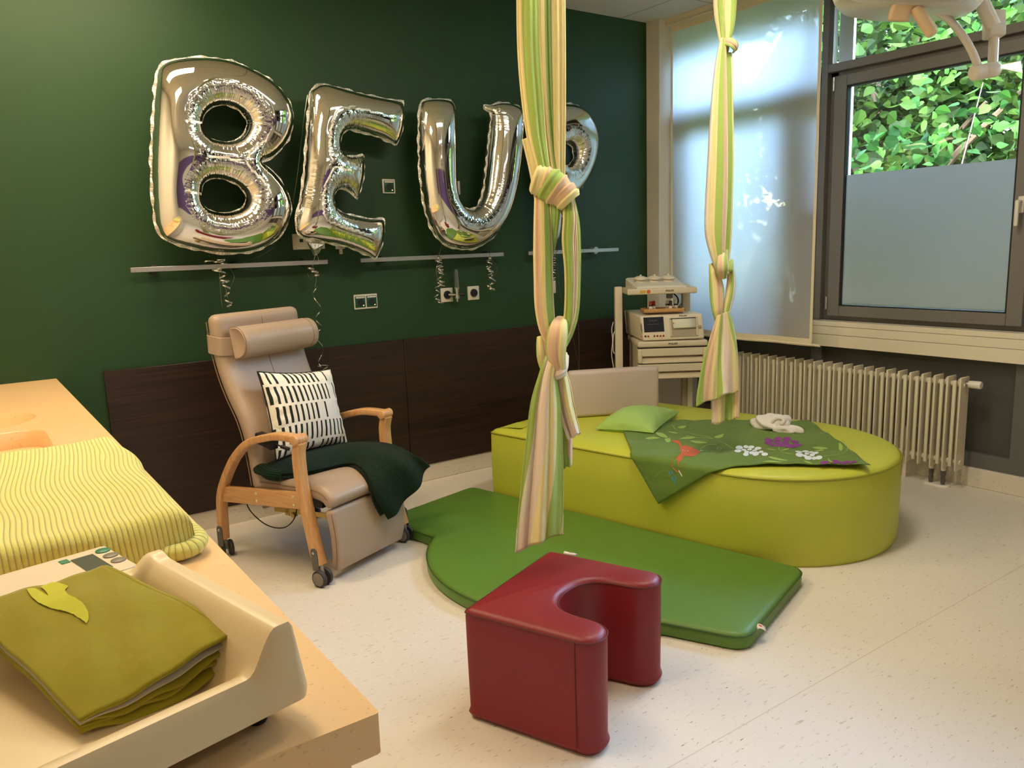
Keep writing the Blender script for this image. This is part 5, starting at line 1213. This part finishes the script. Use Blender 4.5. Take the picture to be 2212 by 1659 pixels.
# -------- near cloth
D1 = 2.75
top1 = at_d(1168, 0, D1)
s1 = thing('hanging_cloth', (top1[0], top1[1], ZC), 'striped green and yellow knotted cloth hanging nearest, in front of the P balloon', 'hanging cloth', None)
up = []
def top_y(x): return x
strand('bundle', s1, D1, [(1138, -420, 20, 0), (1139, -150, 23, 0), (1141, 0, 25, 0), (1143, 110, 25, 0), (1150, 210, 24, -.004), (1158, 290, 21, -.008), (1168, 345, 17, -.012), (1177, 385, 14, -.004), (1182, 420, 12, .02)], .945, .17, 4, .20, .62, seed=1)
strand('bundle', s1, D1, [(1172, -420, 17, .012), (1174, -150, 18, .012), (1174, 0, 18, .012), (1176, 120, 18, .012), (1180, 220, 17, .012), (1186, 300, 16, .012), (1194, 360, 15, .012), (1203, 400, 13, .012), (1212, 432, 10, .02)], .165, .18, 5, .26, .6, seed=2)
strand('bundle', s1, D1, [(1203, -420, 16, .008), (1204, -150, 17, .008), (1205, 0, 17, .008), (1206, 130, 17, .008), (1206, 240, 17, .010), (1206, 330, 16, .014), (1208, 400, 14, .02), (1216, 440, 13, .02), (1228, 470, 11, .02)], .41, .125, 5, .24, .6, seed=3)
strand('bundle', s1, D1, [(1135, 300, 8, .02), (1148, 350, 9, .02), (1158, 395, 10, .02), (1166, 430, 12, .02), (1170, 470, 12, .02)], .90, .1, 3, .2, .6, seed=4)
# first knot: a band wound over the bundles on the slant
ks = CR*.80-CU*.60
def band(name, parent, D, c, hw, half, front, ph, rep, s_, seed=0, folds=6, back=.03, tw=0):
    """a turn of cloth over the front: c = centre px, hw = half width px, half = half length px across the winding direction"""
    wd = np.cross(s_, CF); wd /= np.linalg.norm(wd); P = []; k = FPX/D
    for th in np.linspace(-PI*.62, PI*.62, 15):
        P.append(at_d(c[0], c[1], D)+wd*(math.sin(th)*half/k)-CF*(math.cos(th)*front-back*.0))
    n = 56; a = np.arange(n)/n*2*PI; r = np.random.default_rng(seed); p1, p2 = r.uniform(0, 6, 2); secs = []
    for i in range(15):
        e = 1-.16*abs(i/7-1)**2; x = np.cos(a)*(1+.06*np.sin(3*a+p1)); y = np.sin(a)*(1+.26*np.sin(folds*a+p1)+.14*np.sin((folds*2+1)*a+p2+i*.12))*.30
        secs.append(np.stack([x*hw/k*e, y*hw/k], 1))
    v, f, uv = sweep(np.array(P), np.array(secs), s_, 1.0, True); uv = uv.reshape(15, n, 2); uv[:, :, 0] = ph+rep*np.abs(((np.arange(n)/n*2) % 2)-1)[None]+tw*np.linspace(0, 1, 15)[:, None]
    return mk(name, v, f, m_str, parent, uv=uv.reshape(-1, 2), angle=180)
band('knot', s1, D1, (1172, 392), 22, 27, .040, .10, .10, CR*.93-CU*.36, 1)
band('knot', s1, D1, (1194, 404), 24, 30, .046, .53, .15, ks, 2)
band('knot', s1, D1, (1220, 424), 20, 26, .042, .645, .10, CR*.66-CU*.75, 3)
# two standing parts between the knots
strand('loop', s1, D1, [(1171, 425, 17, .015), (1172, 470, 19, .0), (1173, 540, 21, -.006), (1174, 600, 21, -.006), (1176, 660, 21, -.004), (1182, 705, 19, 0), (1192, 735, 16, .006), (1200, 760, 12, .02)], .10, .29, 3, .16, .36, seed=5)
strand('loop', s1, D1, [(1194, 425, 8, .01), (1199, 455, 11, .0), (1198, 490, 9, .004), (1194, 530, 7, .012), (1188, 560, 5, .016)], .24, .12, 3, .25, .6, seed=6)
strand('loop', s1, D1, [(1228, 432, 12, .0), (1231, 470, 15, -.01), (1229, 520, 15, -.008), (1232, 580, 13, -.006), (1232, 640, 12, 0), (1229, 690, 12, .006), (1218, 740, 10, .02)], .49, .2, 4, .22, .6, seed=7)
strand('loop', s1, D1, [(1232, 428, 9, .02), (1241, 480, 11, .014), (1245, 540, 10, .012), (1245, 610, 9, .012), (1241, 670, 10, .012), (1230, 712, 11, .012), (1216, 745, 10, .02)], .64, .18, 4, .22, .6, seed=8)
# second knot
strand('knot', s1, D1, [(1168, 728, 9, .02), (1170, 750, 12, .005), (1173, 775, 13, .005), (1178, 800, 10, .01)], 1.06, .16, 3, .2, .5, seed=9)
strand('knot', s1, D1, [(1214, 688, 12, .03), (1209, 700, 18, -.012), (1205, 720, 22, -.038), (1202, 750, 22, -.046), (1203, 775, 19, -.044), (1209, 800, 14, -.03), (1212, 815, 10, .0)], .58, .22, 4, .16, .55, seed=10)
strand('knot', s1, D1, [(1190, 782, 10, .02), (1197, 806, 12, -.025), (1208, 806, 13, -.036), (1218, 792, 13, -.025), (1222, 768, 11, .015)], .80, .16, 3, .18, .55, side=CU, seed=11)
tail('tail', s1, D1, [(1178, 1206, 768, 790, -.02), (1163, 1204, 810, 820, -.028), (1146, 1212, 870, 872, -.03), (1136, 1216, 950, 955, -.03), (1126, 1217, 1040, 1045, -.03), (1118, 1217, 1120, 1110, -.03), (1113, 1216, 1192, 1150, -.03)], .82, .28, 1, .014)
tail('tail', s1, D1, [(1200, 1222, 806, 800, .004), (1202, 1232, 840, 836, .008), (1206, 1241, 880, 878, .01), (1216, 1249, 915, 912, .01), (1228, 1253, 948, 934, .01)], .825, .11, 2, .010)
tail('tail', s1, D1, [(1196, 1216, 815, 812, .03), (1198, 1226, 860, 856, .034), (1202, 1233, 920, 915, .036), (1205, 1235, 970, 965, .036), (1207, 1234, 1014, 1004, .036)], .50, .10, 3, .006)
g = G(); hk = at_d(1170, -420, D1); hk = V(hk[0], hk[1], ZC); g.cyl(hk, hk-UZ*.012, .03, 20, .003); g.tube(cr([hk, hk-UZ*.06, hk-UZ*.08+CR*.025, hk-UZ*.11], 4), .006, 8); g.mk('ceiling_hook', m_hook, s1)
# -------- far cloth
D2 = 3.8
s2 = thing('hanging_cloth', V(*at_d(1566, 0, D2)[:2], ZC), 'striped green and yellow knotted cloth hanging in front of the white curtain', 'hanging cloth', None)
strand('bundle', s2, D2, [(1553, -160, 11, 0), (1553, -20, 12, 0), (1555, 30, 12, 0), (1558, 65, 9, 0), (1561, 95, 7, 0), (1563, 115, 6, .02)], .90, .28, 4, .25, .6, seed=21)
strand('bundle', s2, D2, [(1578, -160, 14, 0), (1577, -20, 15, 0), (1576, 30, 14, -.006), (1575, 65, 10, -.01), (1572, 90, 6, -.004), (1570, 112, 4, .02)], .42, .22, 4, .22, .6, seed=22)
band('knot', s2, D2, (1577, 99), 10, 14, .035, .55, .25, CR*.5+CU*.86, 5)
strand('loop', s2, D2, [(1573, 115, 8, .02), (1574, 160, 9, .015), (1575, 230, 9, .012), (1576, 330, 9, .01), (1574, 430, 9, .01), (1570, 520, 10, .01), (1566, 575, 8, .01)], 1.0, .14, 3, .2, .7, seed=23)
strand('loop', s2, D2, [(1562, 82, 4, -.02), (1560, 105, 9, -.02), (1556, 160, 14, -.02), (1553, 250, 19, -.02), (1551, 340, 22, -.02), (1548, 430, 24, -.02), (1546, 500, 23, -.02), (1550, 545, 17, -.02), (1556, 580, 11, -.01), (1560, 600, 6, .01)], .34, .45, 4, .22, .5, seed=24)
strand('knot', s2, D2, [(1564, 540, 8, .0), (1560, 560, 12, -.035), (1559, 580, 14, -.04), (1561, 596, 9, -.02), (1565, 600, 5, .01)], .55, .34, 3, .18, .6, seed=25)
strand('knot', s2, D2, [(1563, 590, 4, .0), (1571, 588, 8, -.03), (1576, 575, 10, -.02), (1579, 565, 7, .01)], .8, .3, 3, .2, .6, side=CR*.5+CU*.8, seed=26)
strand('loop', s2, D2, [(1536, 570, 5, .01), (1541, 585, 10, 0), (1547, 615, 15, 0), (1549, 645, 15, 0), (1550, 670, 12, 0), (1553, 695, 8, .01)], 1.02, .28, 3, .2, .5, seed=27)
strand('loop', s2, D2, [(1578, 574, 7, .012), (1580, 600, 9, .01), (1577, 635, 10, .01), (1571, 665, 9, .01), (1566, 695, 6, .012)], .66, .25, 3, .2, .6, seed=28)
tail('tail', s2, D2, [(1550, 1573, 682, 672, -.02), (1540, 1582, 710, 706, -.02), (1527, 1590, 750, 745, -.02), (1514, 1593, 800, 796, -.02), (1506, 1594, 848, 828, -.02), (1503, 1594, 876, 842, -.02)], .60, .42, 4, .012)
tail('tail', s2, D2, [(1552, 1580, 690, 686, .02), (1546, 1590, 740, 738, .022), (1542, 1595, 800, 795, .024), (1540, 1597, 860, 855, .024), (1538, 1596, 917, 903, .024)], .80, .34, 5, .010)
g = G(); hk = at_d(1566, -160, D2); hk = V(hk[0], hk[1], ZC); g.cyl(hk, hk-UZ*.012, .03, 20, .003); g.tube(cr([hk, hk-UZ*.06, hk-UZ*.08+CR*.025, hk-UZ*.11], 4), .006, 8); g.mk('ceiling_hook', m_hook, s2)
# ================================================================ RADIATOR
m_radi = simple('cream_radiator_enamel', (224, 214, 188), .35)
rd = thing('radiator', (4.66, 2.95, 0), 'long cream ribbed radiator under the window sill', 'radiator')
RX0, RX1, RZ0, RZ1 = 4.612, 4.712, .118, .668
base = G(); y0_, n_ = 2.150, 26; pit = .0722
base.box2(V(RX0, y0_-.0055, RZ0), V(RX1, y0_+.0055, RZ1), .003, 1); base.box2(V(RX0, y0_-.0215, RZ0), V(RX0+.007, y0_+.0215, RZ1), .002, 1) if False else None
rib0 = base.mk('rib', m_radi, rd)
for i in range(1, n_):
    c = rib0.copy(); COL.objects.link(c); c.parent = rd; c.location = (0, i*pit, 0)
g = G()
for z in (RZ0+.045, RZ1-.045): g.cyl(V((RX0+RX1)/2, y0_-.012, z), V((RX0+RX1)/2, y0_+pit*(n_-1)+.01, z), .0165, 16)
hdr = g.mk('header_pipes', m_radi, rd)
for i in range(n_-1):
    g = G() if i == 0 else g
    y = y0_+(i+.5)*pit
    if i == 0:
        for x in (RX0+.02, RX1-.02): g.box2(V(x-.011, y-.010, RZ0+.02), V(x+.011, y+.010, RZ1-.02), .006, 2)
        col0 = g.mk('column', m_radi, rd)
    else: c = col0.copy(); COL.objects.link(c); c.parent = rd; c.location = (0, i*pit, 0)
g = G(); zv = RZ1-.038; xc = (RX0+RX1)/2
g.cur = 0; g.cyl(V(xc, y0_-.004, zv), V(xc, y0_-.028, zv), .0135, 18); g.cur = 1; g.lathe(V(xc, y0_-.026, zv), V(0, -1, 0), [(0, .017), (.004, .020), (.02, .0215), (.062, .0225), (.068, .019)], 24); g.mk('thermostat_valve', None, rd, mats=[m_chrome, m_whitep])
for k, yy in enumerate((y0_+.085, y0_+.155)):
    g = G(); g.cur = 0; g.cyl(V(xc, yy, RZ0+.03), V(xc, yy, RZ0-.022), .013, 16); g.cur = 1; g.cyl(V(xc, yy, RZ0-.022), V(xc, yy, RZ0-.05), .0165, 6); g.cyl(V(xc, yy, RZ0-.05), V(xc, yy, .012), .0115, 14); g.cyl(V(xc, yy, RZ0-.072), V(xc, yy, RZ0-.088), .0155, 6)
    g.mk('supply_pipe', None, rd, mats=[m_radi, m_gunm])
g = G(); v_, f_ = loft(np.array([(xc+.03*math.cos(a), y0_+.12+math.copysign(.04, math.cos(a+PI/2)*-1)+.03*math.sin(a)) for a in np.linspace(0, 2*PI, 25)[:-1]]) if False else rpoly([(xc-.03, y0_+.045), (xc+.03, y0_+.045), (xc+.03, y0_+.195), (xc-.03, y0_+.195)], .029, 6), [(0, 0), (0, .006), (.003, .011)], True); g.add(v_, f_); g.mk('floor_rosette', m_whitep, rd)
for yy in (y0_+.33, y0_+1.2):
    g = G(); g.box2(V(RX1-.035, yy-.012, 0), V(RX1-.028, yy+.012, RZ0+.2), .001, 1); g.box2(V(RX1-.03, yy-.012, .3), V(4.80, yy+.012, .32), .001, 1); g.mk('bracket', m_radi, rd)

# ================================================================ MONITOR TROLLEY
KO = V(4.09, 4.03, 0); KR = V(.819, -.574, 0); KF = V(-.574, -.819, 0)
def kp(x, y, w): return at_pl(x, y, KO+KF*w, KF)
def Kt(u, w, z): return KO+KR*u+KF*w+UZ*z
AX = (KR, KF, UZ)
m_cart = simple('cream_trolley_metal', (222, 210, 186), .42); m_cart2 = simple('trolley_shadow_gap', (40, 36, 32), .7); m_mon = simple('ivory_monitor_case', (232, 222, 200), .4); m_scr = simple('dark_monitor_screen', (44, 50, 60), .18); m_grey = simple('warm_grey_plastic', (176, 164, 146), .45); m_ink = simple('dark_print', (46, 44, 44), .6)
tr = thing('equipment_trolley', KO, 'cream equipment trolley with two drawers and a raised top shelf in the corner', 'trolley')
for s, u in ((-1, -.268), (1, .208)):
    g = G(); g.box(Kt(u, .055, .60), (.052, .06, 1.165), AX, .005, 2); g.mk('post', m_cart, tr)
    g = G(); g.box(Kt(u, .02, .035), (.055, .42, .035), AX, .006, 2); g.mk('foot_bar', m_cart, tr)
    g = G()
    for w in (-.16, .20): g.cyl(Kt(u-.012, w, .022), Kt(u+.012, w, .022), .021, 16, .004)
    g.mk('castors', m_tyre, tr)
g = G(); g.box(Kt(-.005, .17, 1.157), (.47, .28, .040), AX, .008, 3); sh = g.mk('top_shelf', m_cart, tr)
fz = .312
def ktext(txt, u, z, w, size, parent, mat=m_ink): g = G(); g.add(*text_geo(txt, size, Kt(u, w, z), KR, UZ, .0004)); return g.mk('lettering', mat, parent, smooth=False)
ktext('PHILIPS', .045, 1.158, fz, .0175, sh)
g = G(); g.box(Kt(-.137, fz, 1.157), (.038, .002, .018), AX); g.mk('yellow_sticker', simple('yellow_sticker', (218, 176, 60), .6), sh)
g = G(); g.cyl(Kt(-.098, fz-.001, 1.157), Kt(-.098, fz+.0012, 1.157), .0125, 24); g.mk('orange_sticker', simple('orange_sticker', (214, 104, 50), .6), sh)
g = G(); g.box(Kt(.055, .25, 1.120), (.04, .03, .034), AX, .004); g.mk('lamp_socket', m_gunm, sh)
# transducer tray with three transducers
t0, t1, t2, t3 = kp(1369, 620, .30), kp(1479, 616, .30), kp(1462, 604, .08), kp(1360, 607, .08)
b0_, b1_, b2_, b3_ = Kt(-.175, .295, 1.180), Kt(.165, .295, 1.180), Kt(.135, .06, 1.235), Kt(-.215, .06, 1.235)
rk = thing('transducer_rack', Kt(-.02, .17, 1.178), 'sloping cream rack with three round transducers on the top shelf of the trolley', 'rack')
def bil(a, b, z=0): return b0_*(1-a)*(1-b)+b1_*a*(1-b)+b2_*a*b+b3_*(1-a)*b+UZ*z
g = G(); 
v = [bil(a, b, 0) for a, b in ((0, 0), (1, 0), (1, 1), (0, 1))]; lo = [V(p[0], p[1], 1.1775) for p in v]
up_ = [p+UZ*.0 for p in v]
def inset4(q, k): c = sum(q)/4; return [p+(c-p)/np.linalg.norm(c-p)*k for p in q]
L0, L1, L2 = lo, up_, inset4([p+UZ*.010 for p in up_], .016)
g.add(L0+L1+L2, [[0, 1, 5, 4], [1, 2, 6, 5], [2, 3, 7, 6], [3, 0, 4, 7], [4, 5, 9, 8], [5, 6, 10, 9], [6, 7, 11, 10], [7, 4, 8, 11], [8, 9, 10, 11], [3, 2, 1, 0]]); tb = g.mk('rack_body', m_whitep, rk, smooth=False)
nt_ = np.cross(bil(1, .5)-bil(0, .5), bil(.5, 1)-bil(.5, 0)); nt_ /= np.linalg.norm(nt_)
for a in (.20, .475, .75):
    c = bil(a, .55, .008); q = G(); q.lathe(c, nt_, [(0, .034), (.014, .034), (.016, .031), (.020, .031), (.021, .043), (.025, .0435), (.031, .034), (.035, .012), (.036, .006), (.046, .007), (.049, .004)], 32); tdx = q.mk('transducer', m_mon, rk)
    q = G(); q.tube([c+nt_*.017+(np.cross(nt_, KR)*math.sin(x)+KR*math.cos(x))*.0345 for x in np.linspace(0, 2*PI, 33)], .0012, 4, False); q.mk('seam_ring', m_gunm, tdx)
# worktop of the trolley and drawers
g = G(); g.box(Kt(.065, .085, .798), (.478, .47, .040), AX, .012, 3); tt = g.mk('work_shelf', m_cart, tr); ktext('PHILIPS', .065, .799, .3212, .020, tt)
g = G(); g.box(Kt(.065, .06, .665), (.45, .42, .22), AX, .004, 1); cs_ = g.mk('drawer_case', m_cart, tr)
g = G(); g.box(Kt(.065, .275, .773), (.46, .06, .012), AX); g.box(Kt(.065, .275, .664), (.46, .06, .006), AX); g.mk('shadow_gap', m_cart2, tr)
for z0, z1 in ((.668, .769), (.560, .661)):
    g = G(); zc = (z0+z1)/2
    for u in (-.158, .288): g.box(Kt(u, .29, zc), (.032, .06, z1-z0), AX, .010, 3)
    g.box(Kt(.065, .29, z1-.026), (.42, .056, .052), AX, .003, 1); g.box(Kt(.065, .275, z0+.018), (.42, .045, .036), AX, .003, 1); g.box(Kt(.065, .302, z0+.005), (.42, .036, .010), AX, .003, 1)
    g.mk('drawer', m_cart, tr)
for u in (-.14, .225): g = G(); g.box(Kt(u, .12, .30), (.036, .036, .53), AX, .003, 1); g.mk('leg', m_cart, tr)
g = G(); g.box(Kt(-.02, .06, .055), (.46, .36, .022), AX, .004, 1); g.mk('bottom_shelf', m_cart, tr)
g = G(); g.tube(cr([Kt(-.30, .02, .93), Kt(-.315, .05, .88), Kt(-.31, .05, .8), Kt(-.318, .05, .7), Kt(-.30, .04, .58), Kt(-.285, .02, .45)], 6), .0035, 6); g.tube(cr([Kt(-.28, .04, .88), Kt(-.305, .07, .85), Kt(-.31, .07, .77), Kt(-.305, .06, .72), Kt(-.28, .05, .7)], 6), .0035, 6); g.mk('white_cable', m_whitep, tr)
g = G(); g.tube(cr([Kt(.10, .10, 1.135), Kt(.135, .12, 1.10), Kt(.14, .12, 1.06), Kt(.115, .10, 1.01)], 6), .005, 8); g.tube(cr([Kt(.19, .06, 1.06), Kt(.16, .06, 1.03), Kt(.12, .05, 1.01)], 5), .0025, 6); g.mk('black_cable', m_blackp, tr)
# monitor
mn = thing('fetal_monitor', Kt(.05, .08, .82), 'ivory monitor with a dark screen and paper printer on the trolley', 'monitor')
ux0, ux1 = -.152, .285
TL, TR_, BR2, BL2 = Kt(ux0, .285, .990), Kt(ux1-.012, .285, .995), Kt(ux1, .31, .826), Kt(ux0+.016, .31, .822)
back = [Kt(ux0-.055, -.10, 1.005), Kt(ux1-.07, -.10, 1.008), Kt(ux1-.06, -.10, .83), Kt(ux0-.04, -.10, .83)]
b = bmesh.new(); vs = [b.verts.new(Vector(p)) for p in (TL, TR_, BR2, BL2, *back)]
for q in ((0, 3, 2, 1), (4, 5, 6, 7), (0, 1, 5, 4), (1, 2, 6, 5), (2, 3, 7, 6), (3, 0, 4, 7)): b.faces.new([vs[i] for i in q])
bmesh.ops.recalc_face_normals(b, faces=list(b.faces)); bmesh.ops.bevel(b, geom=list(b.edges), offset=.014, segments=4, profile=.5, affect='EDGES')
g = G(); g.bm(b); g.mk('case', m_mon, mn)
FX = (TR_-TL+BR2-BL2); FX /= np.linalg.norm(FX); FYn = np.cross(FX, (TL-BL2)); FYn /= np.linalg.norm(FYn); FYn *= np.sign(FYn@KF); FZ = np.cross(FX, -FYn); FZ *= np.sign(FZ[2])
FO = (TL+TR_+BR2+BL2)/4
def fp(x, y, o=.0): return at_pl(x, y, FO+FYn*o, FYn)
def panel(name, pts, mat, o=.001, th=.003, parent=mn, r=0):
    P = [fp(x, y, o) for x, y in pts]; n = len(P); g = G(); B = [p-FYn*th for p in P]
    g.add(P+B, [list(range(n))[::-1]]+[[i, (i+1) % n, n+(i+1) % n, n+i] for i in range(n)]); 
    ob = g.mk(name, mat, parent, smooth=False); bmm = bmesh.new(); bmm.from_mesh(ob.data); bmesh.ops.recalc_face_normals(bmm, faces=list(bmm.faces)); bmm.to_mesh(ob.data); bmm.free(); return ob
zq = lambda x, y: (1320+x/6.914, 590+y/6.914)
sc_ = panel('screen', [zq(*p) for p in ((480, 663), (780, 650), (797, 872), (497, 886))], m_scr, .0015)
g = G(); pc_ = fp(*zq(628, 712), .002); g.add(*text_geo('PHILIPS', .018, pc_, FX, FZ, .0003)); g.mk('screen_text', simple('dim_screen_text', (84, 90, 98), .4), sc_, smooth=False)
panel('screen_text', [zq(*p) for p in ((540, 764), (722, 755), (722, 762), (540, 772))], simple('dim_screen_line', (80, 84, 92), .4), .0022, .0005, sc_)
panel('status_strip', [zq(*p) for p in ((433, 752), (458, 750), (470, 880), (446, 884))], m_grey, .0012)
for k in range(6): panel('strip_print', [zq(440+k*2, 768+k*18), zq(455+k*2, 767+k*18), zq(456+k*2, 778+k*18), zq(441+k*2, 779+k*18)], m_ink, .0018, .0004)
pr = panel('printer', [zq(*p) for p in ((868, 680), (1290, 656), (1304, 938), (892, 958))], m_grey, .0035, .006)
panel('printer_slot', [zq(*p) for p in ((885, 676), (1270, 656), (1272, 676), (887, 698))], m_scr, .005, .002, pr)
v = []; 
for s in np.linspace(0, 1, 9):
    for (xa, ya, xb, yb) in ((912, 690, 936, 828),): pass
    xl, yl = 910+26*s, 688+140*s; xr, yr = 1252+22*s, 672+136*s; o = .006+.012*math.sin(s*PI*.55); v += [fp(*zq(xl, yl), o), fp(*zq(xr, yr), o)]
g = G(); g.add(v, [[2*i, 2*i+2, 2*i+3, 2*i+1] for i in range(8)]); pp_ = g.mk('paper', simple('printer_paper', (232, 232, 216), .7), pr, solid=.0006)
panel('paper_mark', [zq(*p) for p in ((928, 740), (940, 739), (941, 752), (929, 753))], m_ink, .0165, .0003, pr)
for x0 in (872, 1262): panel('printer_arm', [zq(*p) for p in ((x0, 690 if x0 < 1000 else 664), (x0+22, 688 if x0 < 1000 else 662), (x0+40, 940 if x0 < 1000 else 925), (x0+18, 942 if x0 < 1000 else 927))], m_cart, .008, .006, pr)
g = G(); q = fp(*zq(1325, 800), 0); g.cyl(q-FYn*.002, q+FYn*.010, .0115, 22, .003); g.mk('knob', m_grey, mn)
ktx = fp(*zq(1072, 637), .0012); g = G(); g.add(*text_geo('PHILIPS', .0165, ktx, FX, FZ, .0003)); g.mk('lettering', m_ink, mn, smooth=False)
m_soc = simple('red_socket', (150, 40, 34), .4)
for i, (x, y) in enumerate(((514, 945), (556, 944), (648, 940), (692, 939), (738, 938), (782, 936))):
    g = G(); q = fp(*zq(x, y), 0); g.cyl(q-FYn*.003, q+FYn*.003, .0068, 18, .0012); so_ = g.mk('socket', m_ink if i == 0 else m_soc, mn)
panel('power_key', [zq(*p) for p in ((440, 940), (468, 939), (470, 954), (441, 956))], simple('orange_key', (200, 96, 70), .5), .0016)
# bamboo tray and five bottles on the monitor
zt = 1.0085
wt = thing('wooden_tray', Kt(.02, .12, zt), 'pale bamboo tray holding five small bottles on top of the monitor', 'tray')
c0_, c1_, c2_, c3_ = Kt(-.115, .255, zt), Kt(.17, .255, zt), Kt(.155, .12, zt), Kt(-.145, .12, zt)
g = G(); cen_ = (c0_+c2_)/2; ex_ = (c1_-c0_)/np.linalg.norm(c1_-c0_); wy_ = np.linalg.norm(c1_-c0_); dz_ = .135
g.box(cen_+UZ*.004, (wy_, dz_, .008), AX, .001, 1); g.mk('bottom', m_oak, wt)
for a, b, sx2, sy2 in ((0, 1, wy_, .010), (0, -1, wy_, .010), (1, 0, .010, dz_), (-1, 0, .010, dz_)):
    g = G(); g.box(cen_+KR*(a*(wy_/2-.005))+KF*(b*(dz_/2-.005))+UZ*.0125, (sx2, sy2, .025), AX, .002, 1); g.mk('side', m_oak, wt)
m_amber = simple('amber_bottle', (58, 30, 16), .15); m_lab = simple('bottle_label', (232, 226, 214), .7)
BOT = [((592, 560), 'red_cap', (168, 34, 30), 'small amber bottle with a red cap, left of the red-capped pair on the tray', .02), ((638, 555), 'red_cap', (170, 36, 32), 'small amber bottle with a red cap, right of the red-capped pair on the tray', -.01), ((840, 545), 'white_cap', (232, 228, 214), 'small bottle with a white cap, left of the black-capped bottle', -.03), ((888, 556), 'black_cap', (24, 22, 24), 'small bottle with a black cap on the bamboo tray', .02), ((965, 548), 'white_cap', (232, 228, 214), 'small bottle with a white cap, right of the black-capped bottle', -.01)]
for (x, y), capn, capc, lab, dw in BOT:
    w_ = .205+dw; p = kp(*zq(x, y+10), w_); p = V(p[0], p[1], zt+.008)
    bt = thing('essence_bottle', p, lab, 'bottle', 'essence bottles on the bamboo tray')
    g = G(); g.lathe(p, UZ, [(0, .0115), (.001, .0128), (.040, .0128), (.044, .011), (.048, .0075), (.052, .0075)], 20); bb = g.mk('glass_body', m_amber, bt)
    g = G(); g.lathe(p+UZ*.006, UZ, [(0, .0131), (.028, .0131)], 20, False); g.mk('label', m_lab, bb)
    g = G(); g.lathe(p+UZ*.045, UZ, [(0, .0105), (.020, .0105), (.023, .009)], 18); g.mk('cap', simple(capn, capc, .4), bt)
    if capn != 'black_cap': g = G(); q = p+UZ*.017+(CAM-p)*V(1, 1, 0)/np.linalg.norm((CAM-p)[:2])*.0133; g.box(q, (.012, .0006, .003), (KR, KF, UZ)); g.mk('label_print', m_ink, bb)

# ================================================================ OPERATING LAMP (top right, hung from the ceiling)
m_lamp = simple('white_lamp_enamel', (232, 226, 214), .28); m_lampc = simple('cream_lamp_grip', (224, 196, 158), .4)
t = NT('lamp_cover_glass'); t.set(Base_Color=(.82, .84, .82), Roughness=.35, Transmission_Weight=.45, IOR=1.2); m_lglass = t.m
DL = 2.6
lp = thing('examination_lamp', V(*at_d(1965, -60, DL)[:2], 1.9), 'white ceiling-hung examination lamp with a cream handle at the top right', 'lamp')
hc = at_d(1955, 8, DL); ha = (CU*.995-CR*.06-CF*-.05); ha /= np.linalg.norm(ha)
R_h = 150*DL/FPX
tilt = UZ*.985+CR*.10-CF*.14; tilt /= np.linalg.norm(tilt)
g = G(); g.lathe(hc+tilt*.016, tilt, [(-.026, R_h*.90), (-.018, R_h*.96), (-.004, R_h*.995), (.004, R_h), (.02, R_h*.985), (.05, R_h*.86), (.08, R_h*.58), (.092, R_h*.2), (.094, .01)], 56); hd_ = g.mk('lamp_head', m_lamp, lp)
g = G(); g.lathe(hc+tilt*.016, tilt, [(-.050, .02), (-.050, R_h*.72), (-.044, R_h*.84), (-.030, R_h*.92), (-.018, R_h*.955)], 56); g.mk('cover_glass', m_lglass, lp)
g = G(); g.tube([hc+tilt*.014+(np.cross(tilt, CR)*math.sin(x)+np.cross(np.cross(tilt, CR), tilt)*math.cos(x))*R_h*1.002 for x in np.linspace(0, 2*PI, 65)], .0013, 5, False); g.mk('rim_gap', m_ink, hd_)
yk = [at_d(1940, 40, DL-.12), at_d(1946, 20, DL-.13), at_d(1962, 4, DL-.135), at_d(1990, -4, DL-.13), at_d(2004, -14, DL-.12)]
g = G(); g.add(*padsweep(cr(yk, 6), rrect(.062, .034, .014, 4), CR*.5-CU*.5, .008)); g.mk('handle_bracket', m_lampc, lp)
g = G(); a_, b_ = at_d(1978, 18, DL-.14), at_d(2012, 70, DL-.15); g.lathe(a_, b_-a_, [(0, .018), (.02, .0185), (.085, .0195), (.097, .017), (.102, .010)], 24); g.mk('handle', m_lampc, lp)
g = G(); g.tube(cr([at_d(1992, 12, DL-.08), at_d(2016, 20, DL-.05), at_d(2050, 42, DL-.02), at_d(2080, 78, DL), at_d(2100, 112, DL), at_d(2112, 142, DL)], 8), .0125, 14); g.mk('curved_arm', m_lamp, lp)
g = G(); a_, b_ = at_d(2100, 158, DL), at_d(2150, 150, DL+.01); ax_ = (b_-a_)/np.linalg.norm(b_-a_); L_ = np.linalg.norm(b_-a_)
g.lathe(a_, ax_, [(0, .020), (.004, .0245), (L_*.47, .0245), (L_*.48, .0235), (L_*.5, .0245), (L_*1.0, .0245), (L_*1.08, .021), (L_*1.1, .012)], 28); g.mk('pivot', m_lamp, lp)
g = G(); g.tube([at_d(2144, 150, DL+.01), at_d(2146, 110, DL+.01), at_d(2148, 55, DL+.01)], .0155, 16); g.mk('vertical_tube', m_lamp, lp)
c_ = at_d(2147, 54, DL+.01); g = G(); g.box(c_, (.054, .05, .085), (CR, CF, CU), .006, 2); g.mk('knuckle', m_lamp, lp)
g = G(); P_ = [at_d(2146, 58, DL-.02), at_d(2128, 20, DL-.02), at_d(2104, -28, DL-.02), at_d(2060, -118, DL)]; top_ = P_[-1]; P_ += [V(top_[0], top_[1], top_[2]+.2), V(top_[0], top_[1], ZC)]
g.tube(np.vstack([cr(P_[:4], 6), np.array(P_[4:])]), .0225, 18); g.mk('support_arm', m_lamp, lp)
g = G(); g.cyl(V(top_[0], top_[1], ZC-.03), V(top_[0], top_[1], ZC), .09, 28, .006); g.mk('ceiling_flange', m_lamp, lp)
